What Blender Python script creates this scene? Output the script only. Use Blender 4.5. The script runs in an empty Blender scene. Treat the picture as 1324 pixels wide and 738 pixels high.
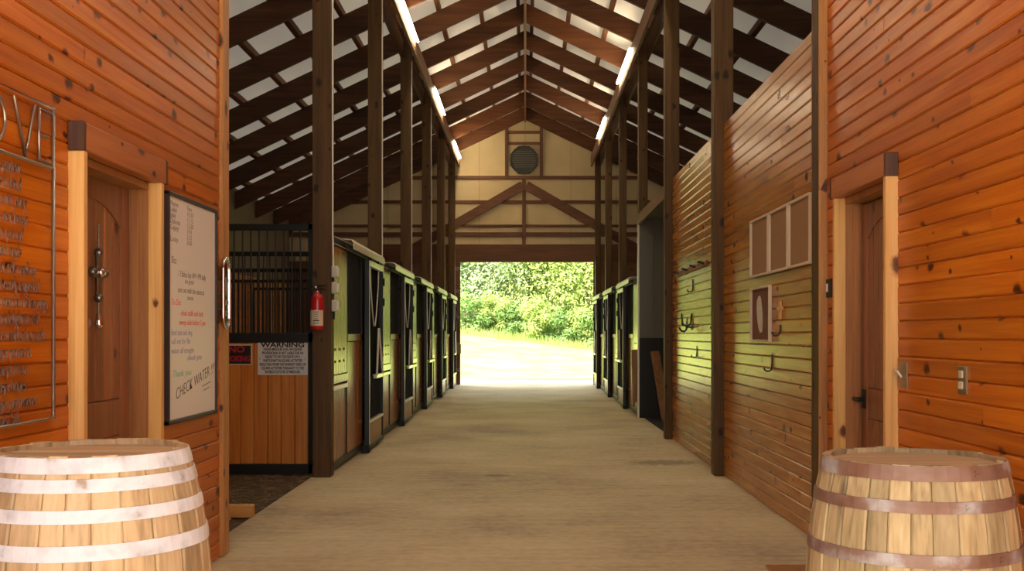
import bpy, math, random
from mathutils import Vector, Matrix

# ------------------------------------------------------------------ camera, world, sun, exposure
scene = bpy.context.scene
C = scene.collection
EYE = 1.35          # eye height
F = 1420.0          # focal length in photo pixels (1324 x 738 frame)
VX, VY = 679.0, 432.0

cam_d = bpy.data.cameras.new('camera')
cam_d.sensor_width = 36.0
cam_d.lens = 36.0 * F / 1324.0
cam_d.shift_x = -(VX - 662.0) / 1324.0
cam_d.shift_y = (VY - 369.0) / 1324.0
cam_d.clip_end = 500
cam = bpy.data.objects.new('camera', cam_d)
C.objects.link(cam)
cam.location = (0, 0, EYE)
cam.rotation_euler = (math.pi / 2, 0, 0)
scene.camera = cam

world = bpy.data.worlds.new('world')
scene.world = world
world.use_nodes = True
bg = world.node_tree.nodes['Background']
bg.inputs['Color'].default_value = (1.0, 0.985, 0.96, 1)
bg.inputs['Strength'].default_value = 3.4

sun_d = bpy.data.lights.new('sun', 'SUN')
sun_d.energy = 20.0
sun_d.color = (1.0, 0.93, 0.80)
sun_d.angle = math.radians(0.6)
sun = bpy.data.objects.new('sun', sun_d)
C.objects.link(sun)
SUN_DIR = Vector((0.36, 0.52, -0.78))      # the way the light travels
sun.rotation_euler = SUN_DIR.to_track_quat('-Z', 'Y').to_euler()
sun.location = (-20, -5, 30)

vs = scene.view_settings
vs.view_transform = 'Standard'
vs.look = 'None'
vs.gamma = 1.0
vs.use_curve_mapping = False
vs.exposure = 0.46
try:
    scene.cycles.use_denoising = True
    scene.cycles.max_bounces = 10
    scene.cycles.diffuse_bounces = 7
    scene.cycles.glossy_bounces = 4
    scene.cycles.sample_clamp_indirect = 6.0
    scene.cycles.caustics_reflective = False
    scene.cycles.caustics_refractive = False
except Exception:
    pass

# ------------------------------------------------------------------ helpers
rng = random.Random(11)


class MB:
    """collects shapes; build() links them as one mesh object"""

    def __init__(self):
        self.v, self.f, self.s = [], [], []

    def add(self, vs_, fs, smooth=False):
        n = len(self.v)
        self.v += [tuple(p) for p in vs_]
        self.f += [tuple(i + n for i in f) for f in fs]
        self.s += [smooth] * len(fs)
        return self

    def box(self, x0, x1, y0, y1, z0, z1, b=0.0, mat=None):
        x0, x1 = min(x0, x1), max(x0, x1)
        y0, y1 = min(y0, y1), max(y0, y1)
        z0, z1 = min(z0, z1), max(z0, z1)
        lo, hi = (x0, y0, z0), (x1, y1, z1)
        b = min(b, 0.45 * min(x1 - x0, y1 - y0, z1 - z0))
        vv, ff = [], []
        if b <= 0:
            for k in range(8):
                vv.append(Vector((hi[0] if k & 1 else lo[0], hi[1] if k & 2 else lo[1], hi[2] if k & 4 else lo[2])))
            ff = [(0, 2, 3, 1), (4, 5, 7, 6), (0, 1, 5, 4), (2, 6, 7, 3), (0, 4, 6, 2), (1, 3, 7, 5)]
        else:
            for k in range(8):
                s = [(k >> a) & 1 for a in range(3)]
                for a in range(3):
                    p = []
                    for c in range(3):
                        e = hi[c] if s[c] else lo[c]
                        if c != a:
                            e += -b if s[c] else b
                        p.append(e)
                    vv.append(Vector(p))
            ix = lambda s, a: 3 * (s[0] + 2 * s[1] + 4 * s[2]) + a
            for a in range(3):
                o1, o2 = (a + 1) % 3, (a + 2) % 3
                for sa in (0, 1):
                    q = []
                    for u, w in ((0, 0), (1, 0), (1, 1), (0, 1)):
                        s = [0, 0, 0]
                        s[a], s[o1], s[o2] = sa, u, w
                        q.append(ix(s, a))
                    ff.append(tuple(q))
            for c in range(3):
                a, d = (c + 1) % 3, (c + 2) % 3
                for sa in (0, 1):
                    for sd in (0, 1):
                        s0, s1 = [0, 0, 0], [0, 0, 0]
                        s0[a] = s1[a] = sa
                        s0[d] = s1[d] = sd
                        s1[c] = 1
                        ff.append((ix(s0, a), ix(s1, a), ix(s1, d), ix(s0, d)))
            for k in range(8):
                ff.append((3 * k, 3 * k + 1, 3 * k + 2))
            cen = (Vector(lo) + Vector(hi)) / 2
            out = []
            for f in ff:
                p = [vv[i] for i in f]
                n = (p[1] - p[0]).cross(p[2] - p[0])
                m = sum(p, Vector()) / len(p) - cen
                out.append(f if n.dot(m) > 0 else tuple(reversed(f)))
            ff = out
        if mat is not None:
            vv = [mat @ p for p in vv]
        return self.add(vv, ff)

    def bar(self, p0, p1, w, h, up=(0, 0, 1), b=0.0):
        """a beam from p0 to p1, w across, h along up"""
        p0, p1 = Vector(p0), Vector(p1)
        d = p1 - p0
        L = d.length
        d.normalize()
        s = d.cross(Vector(up)).normalized()
        u = s.cross(d).normalized()
        M = Matrix((( s.x, d.x, u.x, p0.x), (s.y, d.y, u.y, p0.y), (s.z, d.z, u.z, p0.z), (0, 0, 0, 1)))
        return self.box(-w / 2, w / 2, 0, L, -h / 2, h / 2, b, M)

    def tube(self, pts, r, n=8, cap=True):
        pts = [Vector(p) for p in pts]
        rings = []
        up = None
        for i, p in enumerate(pts):
            d = (pts[min(i + 1, len(pts) - 1)] - pts[max(i - 1, 0)]).normalized()
            if up is None:
                up = Vector((0, 0, 1)) if abs(d.z) < 0.9 else Vector((1, 0, 0))
            s = d.cross(up).normalized()
            up = s.cross(d).normalized()
            rr = r[i] if isinstance(r, (list, tuple)) else r
            rings.append([p + rr * (math.cos(2 * math.pi * k / n) * s + math.sin(2 * math.pi * k / n) * up) for k in range(n)])
        vv = [q for ring in rings for q in ring]
        ff = []
        for i in range(len(pts) - 1):
            for k in range(n):
                k2 = (k + 1) % n
                ff.append((i * n + k, i * n + k2, (i + 1) * n + k2, (i + 1) * n + k))
        self.add(vv, ff, True)
        if cap:
            self.add(rings[0], [tuple(reversed(range(n)))])
            self.add(rings[-1], [tuple(range(n))])
        return self

    def lathe(self, prof, cx, cy, n=32, axis='z', smooth=True):
        vv, ff = [], []
        for (r, z) in prof:
            for k in range(n):
                a = 2 * math.pi * k / n
                c, s = r * math.cos(a), r * math.sin(a)
                vv.append((cx + c, cy + s, z))
        for i in range(len(prof) - 1):
            for k in range(n):
                k2 = (k + 1) % n
                ff.append((i * n + k, i * n + k2, (i + 1) * n + k2, (i + 1) * n + k))
        return self.add(vv, ff, smooth)

    def prism(self, poly, a0, a1, plane='xz'):
        """poly in a plane, extruded along the remaining axis"""
        n = len(poly)
        def P(u, w, t):
            return {'xz': (u, t, w), 'yz': (t, u, w), 'xy': (u, w, t)}[plane]
        vv = [P(u, w, a0) for u, w in poly] + [P(u, w, a1) for u, w in poly]
        ff = [tuple(range(n)), tuple(reversed(range(n, 2 * n)))]
        for k in range(n):
            k2 = (k + 1) % n
            ff.append((k, k + n, k2 + n, k2))
        area = sum(poly[k][0] * poly[(k + 1) % n][1] - poly[(k + 1) % n][0] * poly[k][1] for k in range(n))
        flip = area < 0
        if plane in ('yz', 'xy'):
            flip = not flip
        if flip:
            ff = [tuple(reversed(f)) for f in ff]
        return self.add(vv, ff)

    def mesh(self, name, origin, mats):
        me = bpy.data.meshes.new(name)
        ox, oy, oz = origin
        me.from_pydata([(x - ox, y - oy, z - oz) for x, y, z in self.v], [], self.f)
        if any(self.s):
            me.polygons.foreach_set('use_smooth', self.s)
        me.materials.append(mats)
        me.update()
        return me

    def base(self):
        xs, ys, zs = zip(*self.v)
        return ((min(xs) + max(xs)) / 2, (min(ys) + max(ys)) / 2, min(zs))

    def build(self, name, mat, parent=None, label=None):
        if parent is not None:
            org = ORG[parent.name]
        else:
            org = self.base()
        o = bpy.data.objects.new(name, self.mesh(name, org, M[mat] if isinstance(mat, str) else mat))
        C.objects.link(o)
        if parent is not None:
            o.parent = parent
        else:
            o.location = org
        ORG[o.name] = org
        if label:
            o['label'] = label
        return o


ORG = {}


def tag(o, label, cat, group=None, kind=None):
    if label:
        o['label'] = label
    if cat:
        o['category'] = cat
    if group:
        o['group'] = group
    if kind:
        o['kind'] = kind
    return o


def struct(o, label=None):
    o['kind'] = 'structure'
    if label:
        o['label'] = label
    return o


def empty(name, loc, label=None, cat=None, group=None):
    o = bpy.data.objects.new(name, None)
    o.empty_display_size = 0.1
    C.objects.link(o)
    o.location = loc
    ORG[o.name] = tuple(loc)
    tag(o, label, cat, group)
    return o


def B(*a, **k):
    return MB().box(*a, **k)


# ------------------------------------------------------------------ materials
M = {}


def new_mat(name):
    m = bpy.data.materials.new(name)
    m.use_nodes = True
    nt = m.node_tree
    p = nt.nodes['Principled BSDF']
    M[name] = m
    return m, nt, p


def plain(name, col, rough=0.5, metal=0.0, noise=0.0, nscale=20.0, spec=None, bump=0.0):
    m, nt, p = new_mat(name)
    p.inputs['Base Color'].default_value = (*col, 1)
    p.inputs['Roughness'].default_value = rough
    p.inputs['Metallic'].default_value = metal
    if spec is not None:
        p.inputs['Specular IOR Level'].default_value = spec
    if noise or bump:
        g = nt.nodes.new('ShaderNodeNewGeometry')
        n = nt.nodes.new('ShaderNodeTexNoise')
        n.inputs['Scale'].default_value = nscale
        n.inputs['Detail'].default_value = 5
        nt.links.new(g.outputs['Position'], n.inputs['Vector'])
        if noise:
            r = nt.nodes.new('ShaderNodeValToRGB')
            r.color_ramp.elements[0].position = 0.3
            r.color_ramp.elements[1].position = 0.72
            r.color_ramp.elements[0].color = (*[c * (1 - noise) for c in col], 1)
            r.color_ramp.elements[1].color = (*[min(1, c * (1 + noise)) for c in col], 1)
            nt.links.new(n.outputs['Fac'], r.inputs['Fac'])
            nt.links.new(r.outputs['Color'], p.inputs['Base Color'])
        if bump:
            b = nt.nodes.new('ShaderNodeBump')
            b.inputs['Strength'].default_value = bump
            b.inputs['Distance'].default_value = 0.01
            nt.links.new(n.outputs['Fac'], b.inputs['Height'])
            nt.links.new(b.outputs['Normal'], p.inputs['Normal'])
    return m


def wood(name, dark, mid, light, axis='y', rough=0.3, knots=0.0, vary=0.25, fine=60.0, spec=0.5, bump=0.08, coat=0.0):
    """timber whose grain runs along one world axis; every object takes its own piece of the log"""
    m, nt, p = new_mat(name)
    N, Lk = nt.nodes, nt.links
    g = N.new('ShaderNodeNewGeometry')
    oi = N.new('ShaderNodeObjectInfo')
    mul = N.new('ShaderNodeMath'); mul.operation = 'MULTIPLY'; mul.inputs[1].default_value = 57.0
    Lk.new(oi.outputs['Random'], mul.inputs[0])
    add = N.new('ShaderNodeVectorMath'); add.operation = 'ADD'
    Lk.new(g.outputs['Position'], add.inputs[0])
    Lk.new(mul.outputs[0], add.inputs[1])

    def scaled(along, across):
        s = N.new('ShaderNodeVectorMath'); s.operation = 'MULTIPLY'
        v = [across] * 3
        v['xyz'.index(axis)] = along
        s.inputs[1].default_value = v
        Lk.new(add.outputs[0], s.inputs[0])
        return s
    a = scaled(0.9, 16.0)
    n1 = N.new('ShaderNodeTexNoise')
    n1.inputs['Scale'].default_value = 1.0; n1.inputs['Detail'].default_value = 5; n1.inputs['Distortion'].default_value = 0.7
    Lk.new(a.outputs[0], n1.inputs['Vector'])
    c = scaled(2.0, fine * 2)
    n2 = N.new('ShaderNodeTexNoise')
    n2.inputs['Scale'].default_value = 1.0; n2.inputs['Detail'].default_value = 2
    Lk.new(c.outputs[0], n2.inputs['Vector'])
    mix = N.new('ShaderNodeMath'); mix.operation = 'MULTIPLY_ADD'; mix.inputs[1].default_value = 0.3
    Lk.new(n2.outputs['Fac'], mix.inputs[0])
    sc = N.new('ShaderNodeMath'); sc.operation = 'MULTIPLY'; sc.inputs[1].default_value = 0.7
    Lk.new(n1.outputs['Fac'], sc.inputs[0]); Lk.new(sc.outputs[0], mix.inputs[2])
    r = N.new('ShaderNodeValToRGB')
    e = r.color_ramp.elements
    e[0].position = 0.30; e[0].color = (*dark, 1)
    e[1].position = 0.68; e[1].color = (*light, 1)
    k = e.new(0.48); k.color = (*mid, 1)
    Lk.new(mix.outputs[0], r.inputs['Fac'])
    # lightness from piece to piece
    hv = N.new('ShaderNodeHueSaturation')
    mr = N.new('ShaderNodeMapRange')
    mr.inputs['To Min'].default_value = 1 - vary; mr.inputs['To Max'].default_value = 1 + vary * 0.8
    Lk.new(oi.outputs['Random'], mr.inputs['Value'])
    Lk.new(mr.outputs['Result'], hv.inputs['Value'])
    Lk.new(r.outputs['Color'], hv.inputs['Color'])
    col = hv.outputs['Color']
    if knots:
        ks = scaled(5.0, 8.0)
        sp = N.new('ShaderNodeSeparateXYZ'); Lk.new(ks.outputs[0], sp.inputs[0])
        ac = N.new('ShaderNodeMath'); ac.operation = 'ADD'
        others = [c for c in 'XYZ' if c != axis.upper()]
        Lk.new(sp.outputs[others[0]], ac.inputs[0]); Lk.new(sp.outputs[others[1]], ac.inputs[1])
        cb = N.new('ShaderNodeCombineXYZ')
        Lk.new(sp.outputs[axis.upper()], cb.inputs[0]); Lk.new(ac.outputs[0], cb.inputs[1])
        vo = N.new('ShaderNodeTexVoronoi'); vo.feature = 'F1'; vo.voronoi_dimensions = '2D'
        vo.inputs['Scale'].default_value = 1.0
        wob = N.new('ShaderNodeTexNoise'); wob.inputs['Scale'].default_value = 26.0; wob.inputs['Detail'].default_value = 1
        Lk.new(add.outputs[0], wob.inputs['Vector'])
        wv = N.new('ShaderNodeVectorMath'); wv.operation = 'MULTIPLY_ADD'; wv.inputs[1].default_value = (0.16, 0.22, 0)
        Lk.new(wob.outputs['Color'], wv.inputs[0]); Lk.new(cb.outputs[0], wv.inputs[2])
        Lk.new(wv.outputs[0], vo.inputs['Vector'])
        sep = N.new('ShaderNodeSeparateColor')
        Lk.new(vo.outputs['Color'], sep.inputs['Color'])
        th = N.new('ShaderNodeMapRange'); th.clamp = True       # which cells hold a knot and how large
        th.inputs['From Min'].default_value = 1 - knots; th.inputs['From Max'].default_value = 1.0
        th.inputs['To Min'].default_value = 0.0; th.inputs['To Max'].default_value = 0.34
        Lk.new(sep.outputs['Red'], th.inputs['Value'])
        dv = N.new('ShaderNodeMath'); dv.operation = 'DIVIDE'
        Lk.new(vo.outputs['Distance'], dv.inputs[0])
        mx = N.new('ShaderNodeMath'); mx.operation = 'MAXIMUM'; mx.inputs[1].default_value = 0.001
        Lk.new(th.outputs['Result'], mx.inputs[0]); Lk.new(mx.outputs[0], dv.inputs[1])
        kr = N.new('ShaderNodeValToRGB')
        ke = kr.color_ramp.elements
        ke[0].position = 0.0; ke[0].color = (0.08, 0.05, 0.04, 1)
        ke[1].position = 1.0; ke[1].color = (1, 1, 1, 1)
        q = ke.new(0.5); q.color = (0.22, 0.13, 0.10, 1)
        q = ke.new(0.72); q.color = (0.75, 0.62, 0.55, 1)
        Lk.new(dv.outputs[0], kr.inputs['Fac'])
        mm = N.new('ShaderNodeMix'); mm.data_type = 'RGBA'; mm.blend_type = 'MULTIPLY'
        mm.inputs['Factor'].default_value = 1.0
        Lk.new(col, mm.inputs['A']); Lk.new(kr.outputs['Color'], mm.inputs['B'])
        col = mm.outputs['Result']
    Lk.new(col, p.inputs['Base Color'])
    p.inputs['Roughness'].default_value = rough
    p.inputs['Specular IOR Level'].default_value = spec
    if coat:
        p.inputs['Coat Weight'].default_value = coat
        p.inputs['Coat Roughness'].default_value = 0.12
    if bump:
        bp = N.new('ShaderNodeBump')
        bp.inputs['Strength'].default_value = bump; bp.inputs['Distance'].default_value = 0.004
        Lk.new(mix.outputs[0], bp.inputs['Height'])
        Lk.new(bp.outputs['Normal'], p.inputs['Normal'])
    return m


def rgb(r, g, b):
    f = lambda c: ((c / 255) / 12.92 if c <= 10 else (((c / 255) + 0.055) / 1.055) ** 2.4)
    return (f(r), f(g), f(b))


wood('plank_pine', (0.34, 0.074, 0.002), (0.48, 0.125, 0.004), (0.61, 0.20, 0.012), 'y', rough=0.30, knots=0.38, vary=0.16, bump=0.03, spec=0.26)
wood('plank_aisle', (0.30, 0.098, 0.012), (0.42, 0.155, 0.02), (0.53, 0.22, 0.036), 'y', rough=0.24, knots=0.16, vary=0.12, bump=0.0)
wood('post_wood', (0.045, 0.021, 0.005), (0.075, 0.036, 0.009), (0.11, 0.055, 0.015), 'z', spec=0.3, rough=0.6, knots=0.3, vary=0.15)
wood('corner_post_wood', (0.26, 0.11, 0.03), (0.42, 0.2, 0.06), (0.55, 0.29, 0.10), 'z', rough=0.5, knots=0.25, vary=0.12)
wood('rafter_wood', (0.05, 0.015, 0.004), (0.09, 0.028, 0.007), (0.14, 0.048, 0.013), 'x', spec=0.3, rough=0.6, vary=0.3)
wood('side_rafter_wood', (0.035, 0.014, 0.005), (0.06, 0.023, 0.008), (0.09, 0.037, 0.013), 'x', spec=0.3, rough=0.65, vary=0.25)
wood('purlin_wood', (0.09, 0.03, 0.009), (0.14, 0.048, 0.014), (0.20, 0.075, 0.024), 'y', rough=0.6, vary=0.2)
wood('beam_wood', (0.08, 0.03, 0.009), (0.13, 0.052, 0.017), (0.20, 0.086, 0.03), 'y', rough=0.6, vary=0.15)
wood('girt_wood', (0.065, 0.021, 0.006), (0.11, 0.037, 0.011), (0.16, 0.058, 0.017), 'x', rough=0.6, vary=0.2)
wood('upright_wood', (0.065, 0.021, 0.006), (0.11, 0.037, 0.011), (0.16, 0.058, 0.017), 'z', rough=0.6, vary=0.2)
wood('pale_pine', (0.50, 0.25, 0.06), (0.66, 0.37, 0.11), (0.76, 0.47, 0.18), 'z', rough=0.5, knots=0.22, vary=0.05)
wood('jamb_wood', (0.24, 0.095, 0.03), (0.34, 0.145, 0.045), (0.43, 0.20, 0.07), 'z', rough=0.4, vary=0.15)
wood('header_wood', (0.30, 0.085, 0.018), (0.42, 0.13, 0.03), (0.52, 0.19, 0.05), 'y', rough=0.4, knots=0.3, vary=0.08)
wood('header_end_wood', (0.035, 0.013, 0.006), (0.06, 0.022, 0.009), (0.09, 0.035, 0.014), 'z', rough=0.5, vary=0.05)
wood('door_wood', (0.14, 0.052, 0.018), (0.22, 0.088, 0.03), (0.30, 0.125, 0.045), 'z', rough=0.35, knots=0.12, vary=0.18)
wood('stall_board', (0.22, 0.08, 0.018), (0.30, 0.115, 0.028), (0.38, 0.16, 0.045), 'z', rough=0.24, vary=0.10, bump=0.0)
wood('sign_board_wood', (0.42, 0.125, 0.018), (0.58, 0.20, 0.035), (0.70, 0.29, 0.06), 'z', rough=0.35, vary=0.16)
wood('stave_light', (0.27, 0.19, 0.10), (0.46, 0.34, 0.185), (0.58, 0.45, 0.28), 'z', rough=0.65, vary=0.18, fine=40)
wood('stave_grey', (0.13, 0.10, 0.055), (0.32, 0.25, 0.13), (0.45, 0.37, 0.215), 'z', rough=0.7, vary=0.28, fine=40)
wood('barrel_head_wood', (0.28, 0.19, 0.10), (0.42, 0.30, 0.17), (0.54, 0.41, 0.25), 'x', rough=0.7, vary=0.2, fine=40)
wood('raw_plank', (0.46, 0.22, 0.05), (0.60, 0.31, 0.08), (0.70, 0.4, 0.13), 'x', rough=0.55, vary=0.05)
wood('lean_plank', (0.15, 0.06, 0.025), (0.23, 0.10, 0.04), (0.32, 0.15, 0.06), 'z', rough=0.55, vary=0.1)
wood('dark_wall', (0.10, 0.04, 0.016), (0.16, 0.065, 0.026), (0.22, 0.095, 0.04), 'y', rough=0.6, vary=0.1)
wood('trunk_bark', (0.06, 0.045, 0.03), (0.11, 0.085, 0.06), (0.17, 0.13, 0.095), 'z', rough=0.9, vary=0.2)

plain('roof_sheet', (0.80, 0.76, 0.72), 0.6, noise=0.05, nscale=1.5)
plain('gable_panel', (0.58, 0.46, 0.25), 0.6, noise=0.08, nscale=2.0)
plain('black_metal', (0.010, 0.010, 0.009), 0.5, spec=0.3)
plain('mesh_shade', (0.006, 0.006, 0.005), 0.95, spec=0.05)  # near-black base: steel mesh plus the darkness of the stall behind
plain('green_black', (0.010, 0.012, 0.009), 0.4, spec=0.35)
plain('galvanised', (0.80, 0.78, 0.71), 0.22, 0.1)  # near-white base puts the bright outdoor reflection into the colour
plain('hood_metal', (0.80, 0.77, 0.66), 0.24, 0.1)
plain('wire_metal', (0.40, 0.36, 0.32), 0.28, 0.9)
plain('chrome', (0.75, 0.76, 0.78), 0.12, 1.0)
plain('bar_metal', (0.03, 0.03, 0.028), 0.45, 0.3)
plain('pewter', (0.20, 0.19, 0.17), 0.3, 0.9)
plain('grey_plastic', (0.42, 0.42, 0.38), 0.5)
plain('white_plastic', (0.78, 0.76, 0.70), 0.4)
plain('whiteboard', (0.88, 0.88, 0.84), 0.25)
plain('board_frame', (0.03, 0.027, 0.03), 0.4)
plain('ink_black', (0.05, 0.05, 0.055), 0.6)
plain('ink_grey', (0.26, 0.24, 0.22), 0.7)
plain('ink_red', (0.72, 0.16, 0.12), 0.6)
plain('ink_blue', (0.32, 0.35, 0.50), 0.6)
plain('ink_green', (0.22, 0.55, 0.42), 0.6)
plain('sign_white', (0.72, 0.70, 0.64), 0.45)
plain('sign_black', (0.012, 0.010, 0.010), 0.4)
plain('sign_red', (0.42, 0.01, 0.02), 0.45)
plain('sign_cream', (0.62, 0.52, 0.36), 0.5)
plain('extinguisher_red', (0.42, 0.012, 0.012), 0.25)
plain('cork', (0.32, 0.175, 0.08), 0.85, noise=0.15, nscale=150)
plain('cork_dark', (0.16, 0.06, 0.03), 0.85, noise=0.15, nscale=150)
plain('frame_cream', (0.60, 0.50, 0.35), 0.5)
plain('paper', (0.62, 0.58, 0.50), 0.8, noise=0.1, nscale=25)
plain('hook_metal', (0.035, 0.028, 0.022), 0.4, 0.6)
plain('brass_plate', (0.34, 0.28, 0.17), 0.35, 0.8)
plain('wash_panel', (0.15, 0.135, 0.10), 0.5)
plain('rubber', (0.014, 0.014, 0.014), 0.7)
plain('fan_metal', (0.028, 0.028, 0.024), 0.5)
plain('fan_slat', (0.12, 0.11, 0.085), 0.5)
plain('doormat', (0.30, 0.13, 0.045), 0.95, noise=0.3, nscale=120, bump=0.5)
plain('outer_wall', (0.17, 0.12, 0.08), 0.7, noise=0.1, nscale=3)
plain('apron', (0.60, 0.55, 0.46), 0.85, noise=0.1, nscale=2)
plain('door_edge_paint', (0.13, 0.035, 0.018), 0.5, noise=0.25, nscale=6)
plain('bracket_grey', (0.20, 0.17, 0.12), 0.6, noise=0.2, nscale=20)


def hoop_rust():
    m, nt, p = new_mat('hoop_rust')
    g = nt.nodes.new('ShaderNodeNewGeometry')
    n = nt.nodes.new('ShaderNodeTexNoise'); n.inputs['Scale'].default_value = 7; n.inputs['Detail'].default_value = 6
    r = nt.nodes.new('ShaderNodeValToRGB')
    e = r.color_ramp.elements
    e[0].position = 0.35; e[0].color = (0.17, 0.09, 0.06, 1)
    e[1].position = 0.66; e[1].color = (0.38, 0.38, 0.39, 1)
    q = e.new(0.54); q.color = (0.22, 0.145, 0.115, 1)
    nt.links.new(g.outputs['Position'], n.inputs['Vector'])
    nt.links.new(n.outputs['Fac'], r.inputs['Fac'])
    nt.links.new(r.outputs['Color'], p.inputs['Base Color'])
    p.inputs['Roughness'].default_value = 0.55
    p.inputs['Metallic'].default_value = 0.25


hoop_rust()


def concrete():
    m, nt, p = new_mat('concrete')
    N, Lk = nt.nodes, nt.links
    g = N.new('ShaderNodeNewGeometry')
    big = N.new('ShaderNodeTexNoise'); big.inputs['Scale'].default_value = 0.55; big.inputs['Detail'].default_value = 6; big.inputs['Roughness'].default_value = 0.6
    fine = N.new('ShaderNodeTexNoise'); fine.inputs['Scale'].default_value = 14; fine.inputs['Detail'].default_value = 5
    br = N.new('ShaderNodeVectorMath'); br.operation = 'MULTIPLY'; br.inputs[1].default_value = (0.8, 9, 1)
    broom = N.new('ShaderNodeTexNoise'); broom.inputs['Scale'].default_value = 1.4; broom.inputs['Detail'].default_value = 3
    Lk.new(g.outputs['Position'], big.inputs['Vector'])
    Lk.new(g.outputs['Position'], fine.inputs['Vector'])
    Lk.new(g.outputs['Position'], br.inputs[0]); Lk.new(br.outputs[0], broom.inputs['Vector'])
    r = N.new('ShaderNodeValToRGB')
    e = r.color_ramp.elements
    e[0].position = 0.37; e[0].color = (0.30, 0.225, 0.165, 1)
    e[1].position = 0.63; e[1].color = (0.60, 0.53, 0.36, 1)
    q = e.new(0.49); q.color = (0.46, 0.39, 0.245, 1)
    a = N.new('ShaderNodeMath'); a.operation = 'MULTIPLY_ADD'; a.inputs[1].default_value = 0.22
    b = N.new('ShaderNodeMath'); b.operation = 'MULTIPLY_ADD'; b.inputs[1].default_value = 0.18
    s = N.new('ShaderNodeMath'); s.operation = 'MULTIPLY'; s.inputs[1].default_value = 0.60
    Lk.new(big.outputs['Fac'], s.inputs[0])
    Lk.new(fine.outputs['Fac'], a.inputs[0]); Lk.new(s.outputs[0], a.inputs[2])
    Lk.new(broom.outputs['Fac'], b.inputs[0]); Lk.new(a.outputs[0], b.inputs[2])
    Lk.new(b.outputs[0], r.inputs['Fac'])
    # two old spills with outlines of their own
    col = r.outputs['Color']
    for (cx, cy, rx, ry, k) in ((1.45, 11.55, 0.42, 0.28, 0.5), (-0.27, 10.5, 0.18, 0.12, 0.55)):
        sub = N.new('ShaderNodeVectorMath'); sub.operation = 'SUBTRACT'; sub.inputs[1].default_value = (cx, cy, 0)
        mu = N.new('ShaderNodeVectorMath'); mu.operation = 'MULTIPLY'; mu.inputs[1].default_value = (1 / rx, 1 / ry, 0)
        ln = N.new('ShaderNodeVectorMath'); ln.operation = 'LENGTH'
        Lk.new(g.outputs['Position'], sub.inputs[0]); Lk.new(sub.outputs[0], mu.inputs[0]); Lk.new(mu.outputs[0], ln.inputs[0])
        w = N.new('ShaderNodeMath'); w.operation = 'MULTIPLY_ADD'; w.inputs[1].default_value = 1.3
        Lk.new(fine.outputs['Fac'], w.inputs[0]); Lk.new(ln.outputs['Value'], w.inputs[2])
        mr = N.new('ShaderNodeMapRange'); mr.interpolation_type = 'SMOOTHSTEP'
        mr.inputs['From Min'].default_value = 1.1; mr.inputs['From Max'].default_value = 1.75
        mr.inputs['To Min'].default_value = k; mr.inputs['To Max'].default_value = 1.0
        Lk.new(w.outputs[0], mr.inputs['Value'])
        mm = N.new('ShaderNodeMix'); mm.data_type = 'RGBA'; mm.blend_type = 'MULTIPLY'; mm.inputs['Factor'].default_value = 1
        Lk.new(col, mm.inputs['A']); Lk.new(mr.outputs['Result'], mm.inputs['B'])
        col = mm.outputs['Result']
    Lk.new(col, p.inputs['Base Color'])
    p.inputs['Roughness'].default_value = 0.62
    p.inputs['Specular IOR Level'].default_value = 0.35
    bp = N.new('ShaderNodeBump'); bp.inputs['Strength'].default_value = 0.15; bp.inputs['Distance'].default_value = 0.004
    Lk.new(fine.outputs['Fac'], bp.inputs['Height']); Lk.new(bp.outputs['Normal'], p.inputs['Normal'])


concrete()


def ramp_mat(name, scale, stops, rough=0.9, bump=0.0, trans=0.0):
    m, nt, p = new_mat(name)
    p.inputs['Specular IOR Level'].default_value = 0.15
    g = nt.nodes.new('ShaderNodeNewGeometry')
    n = nt.nodes.new('ShaderNodeTexNoise'); n.inputs['Scale'].default_value = scale; n.inputs['Detail'].default_value = 8
    r = nt.nodes.new('ShaderNodeValToRGB')
    e = r.color_ramp.elements
    e[0].position, e[0].color = stops[0][0], (*stops[0][1], 1)
    e[1].position, e[1].color = stops[-1][0], (*stops[-1][1], 1)
    for s in stops[1:-1]:
        q = e.new(s[0]); q.color = (*s[1], 1)
    nt.links.new(g.outputs['Position'], n.inputs['Vector'])
    nt.links.new(n.outputs['Fac'], r.inputs['Fac'])
    nt.links.new(r.outputs['Color'], p.inputs['Base Color'])
    p.inputs['Roughness'].default_value = rough
    if bump:
        b = nt.nodes.new('ShaderNodeBump'); b.inputs['Strength'].default_value = bump; b.inputs['Distance'].default_value = 0.03
        nt.links.new(n.outputs['Fac'], b.inputs['Height']); nt.links.new(b.outputs['Normal'], p.inputs['Normal'])
    if trans:
        t = nt.nodes.new('ShaderNodeBsdfTranslucent')
        nt.links.new(r.outputs['Color'], t.inputs['Color'])
        mx = nt.nodes.new('ShaderNodeMixShader'); mx.inputs['Fac'].default_value = trans
        out = nt.nodes['Material Output']
        nt.links.new(p.outputs['BSDF'], mx.inputs[1]); nt.links.new(t.outputs['BSDF'], mx.inputs[2])
        nt.links.new(mx.outputs['Shader'], out.inputs['Surface'])
    return m


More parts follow.
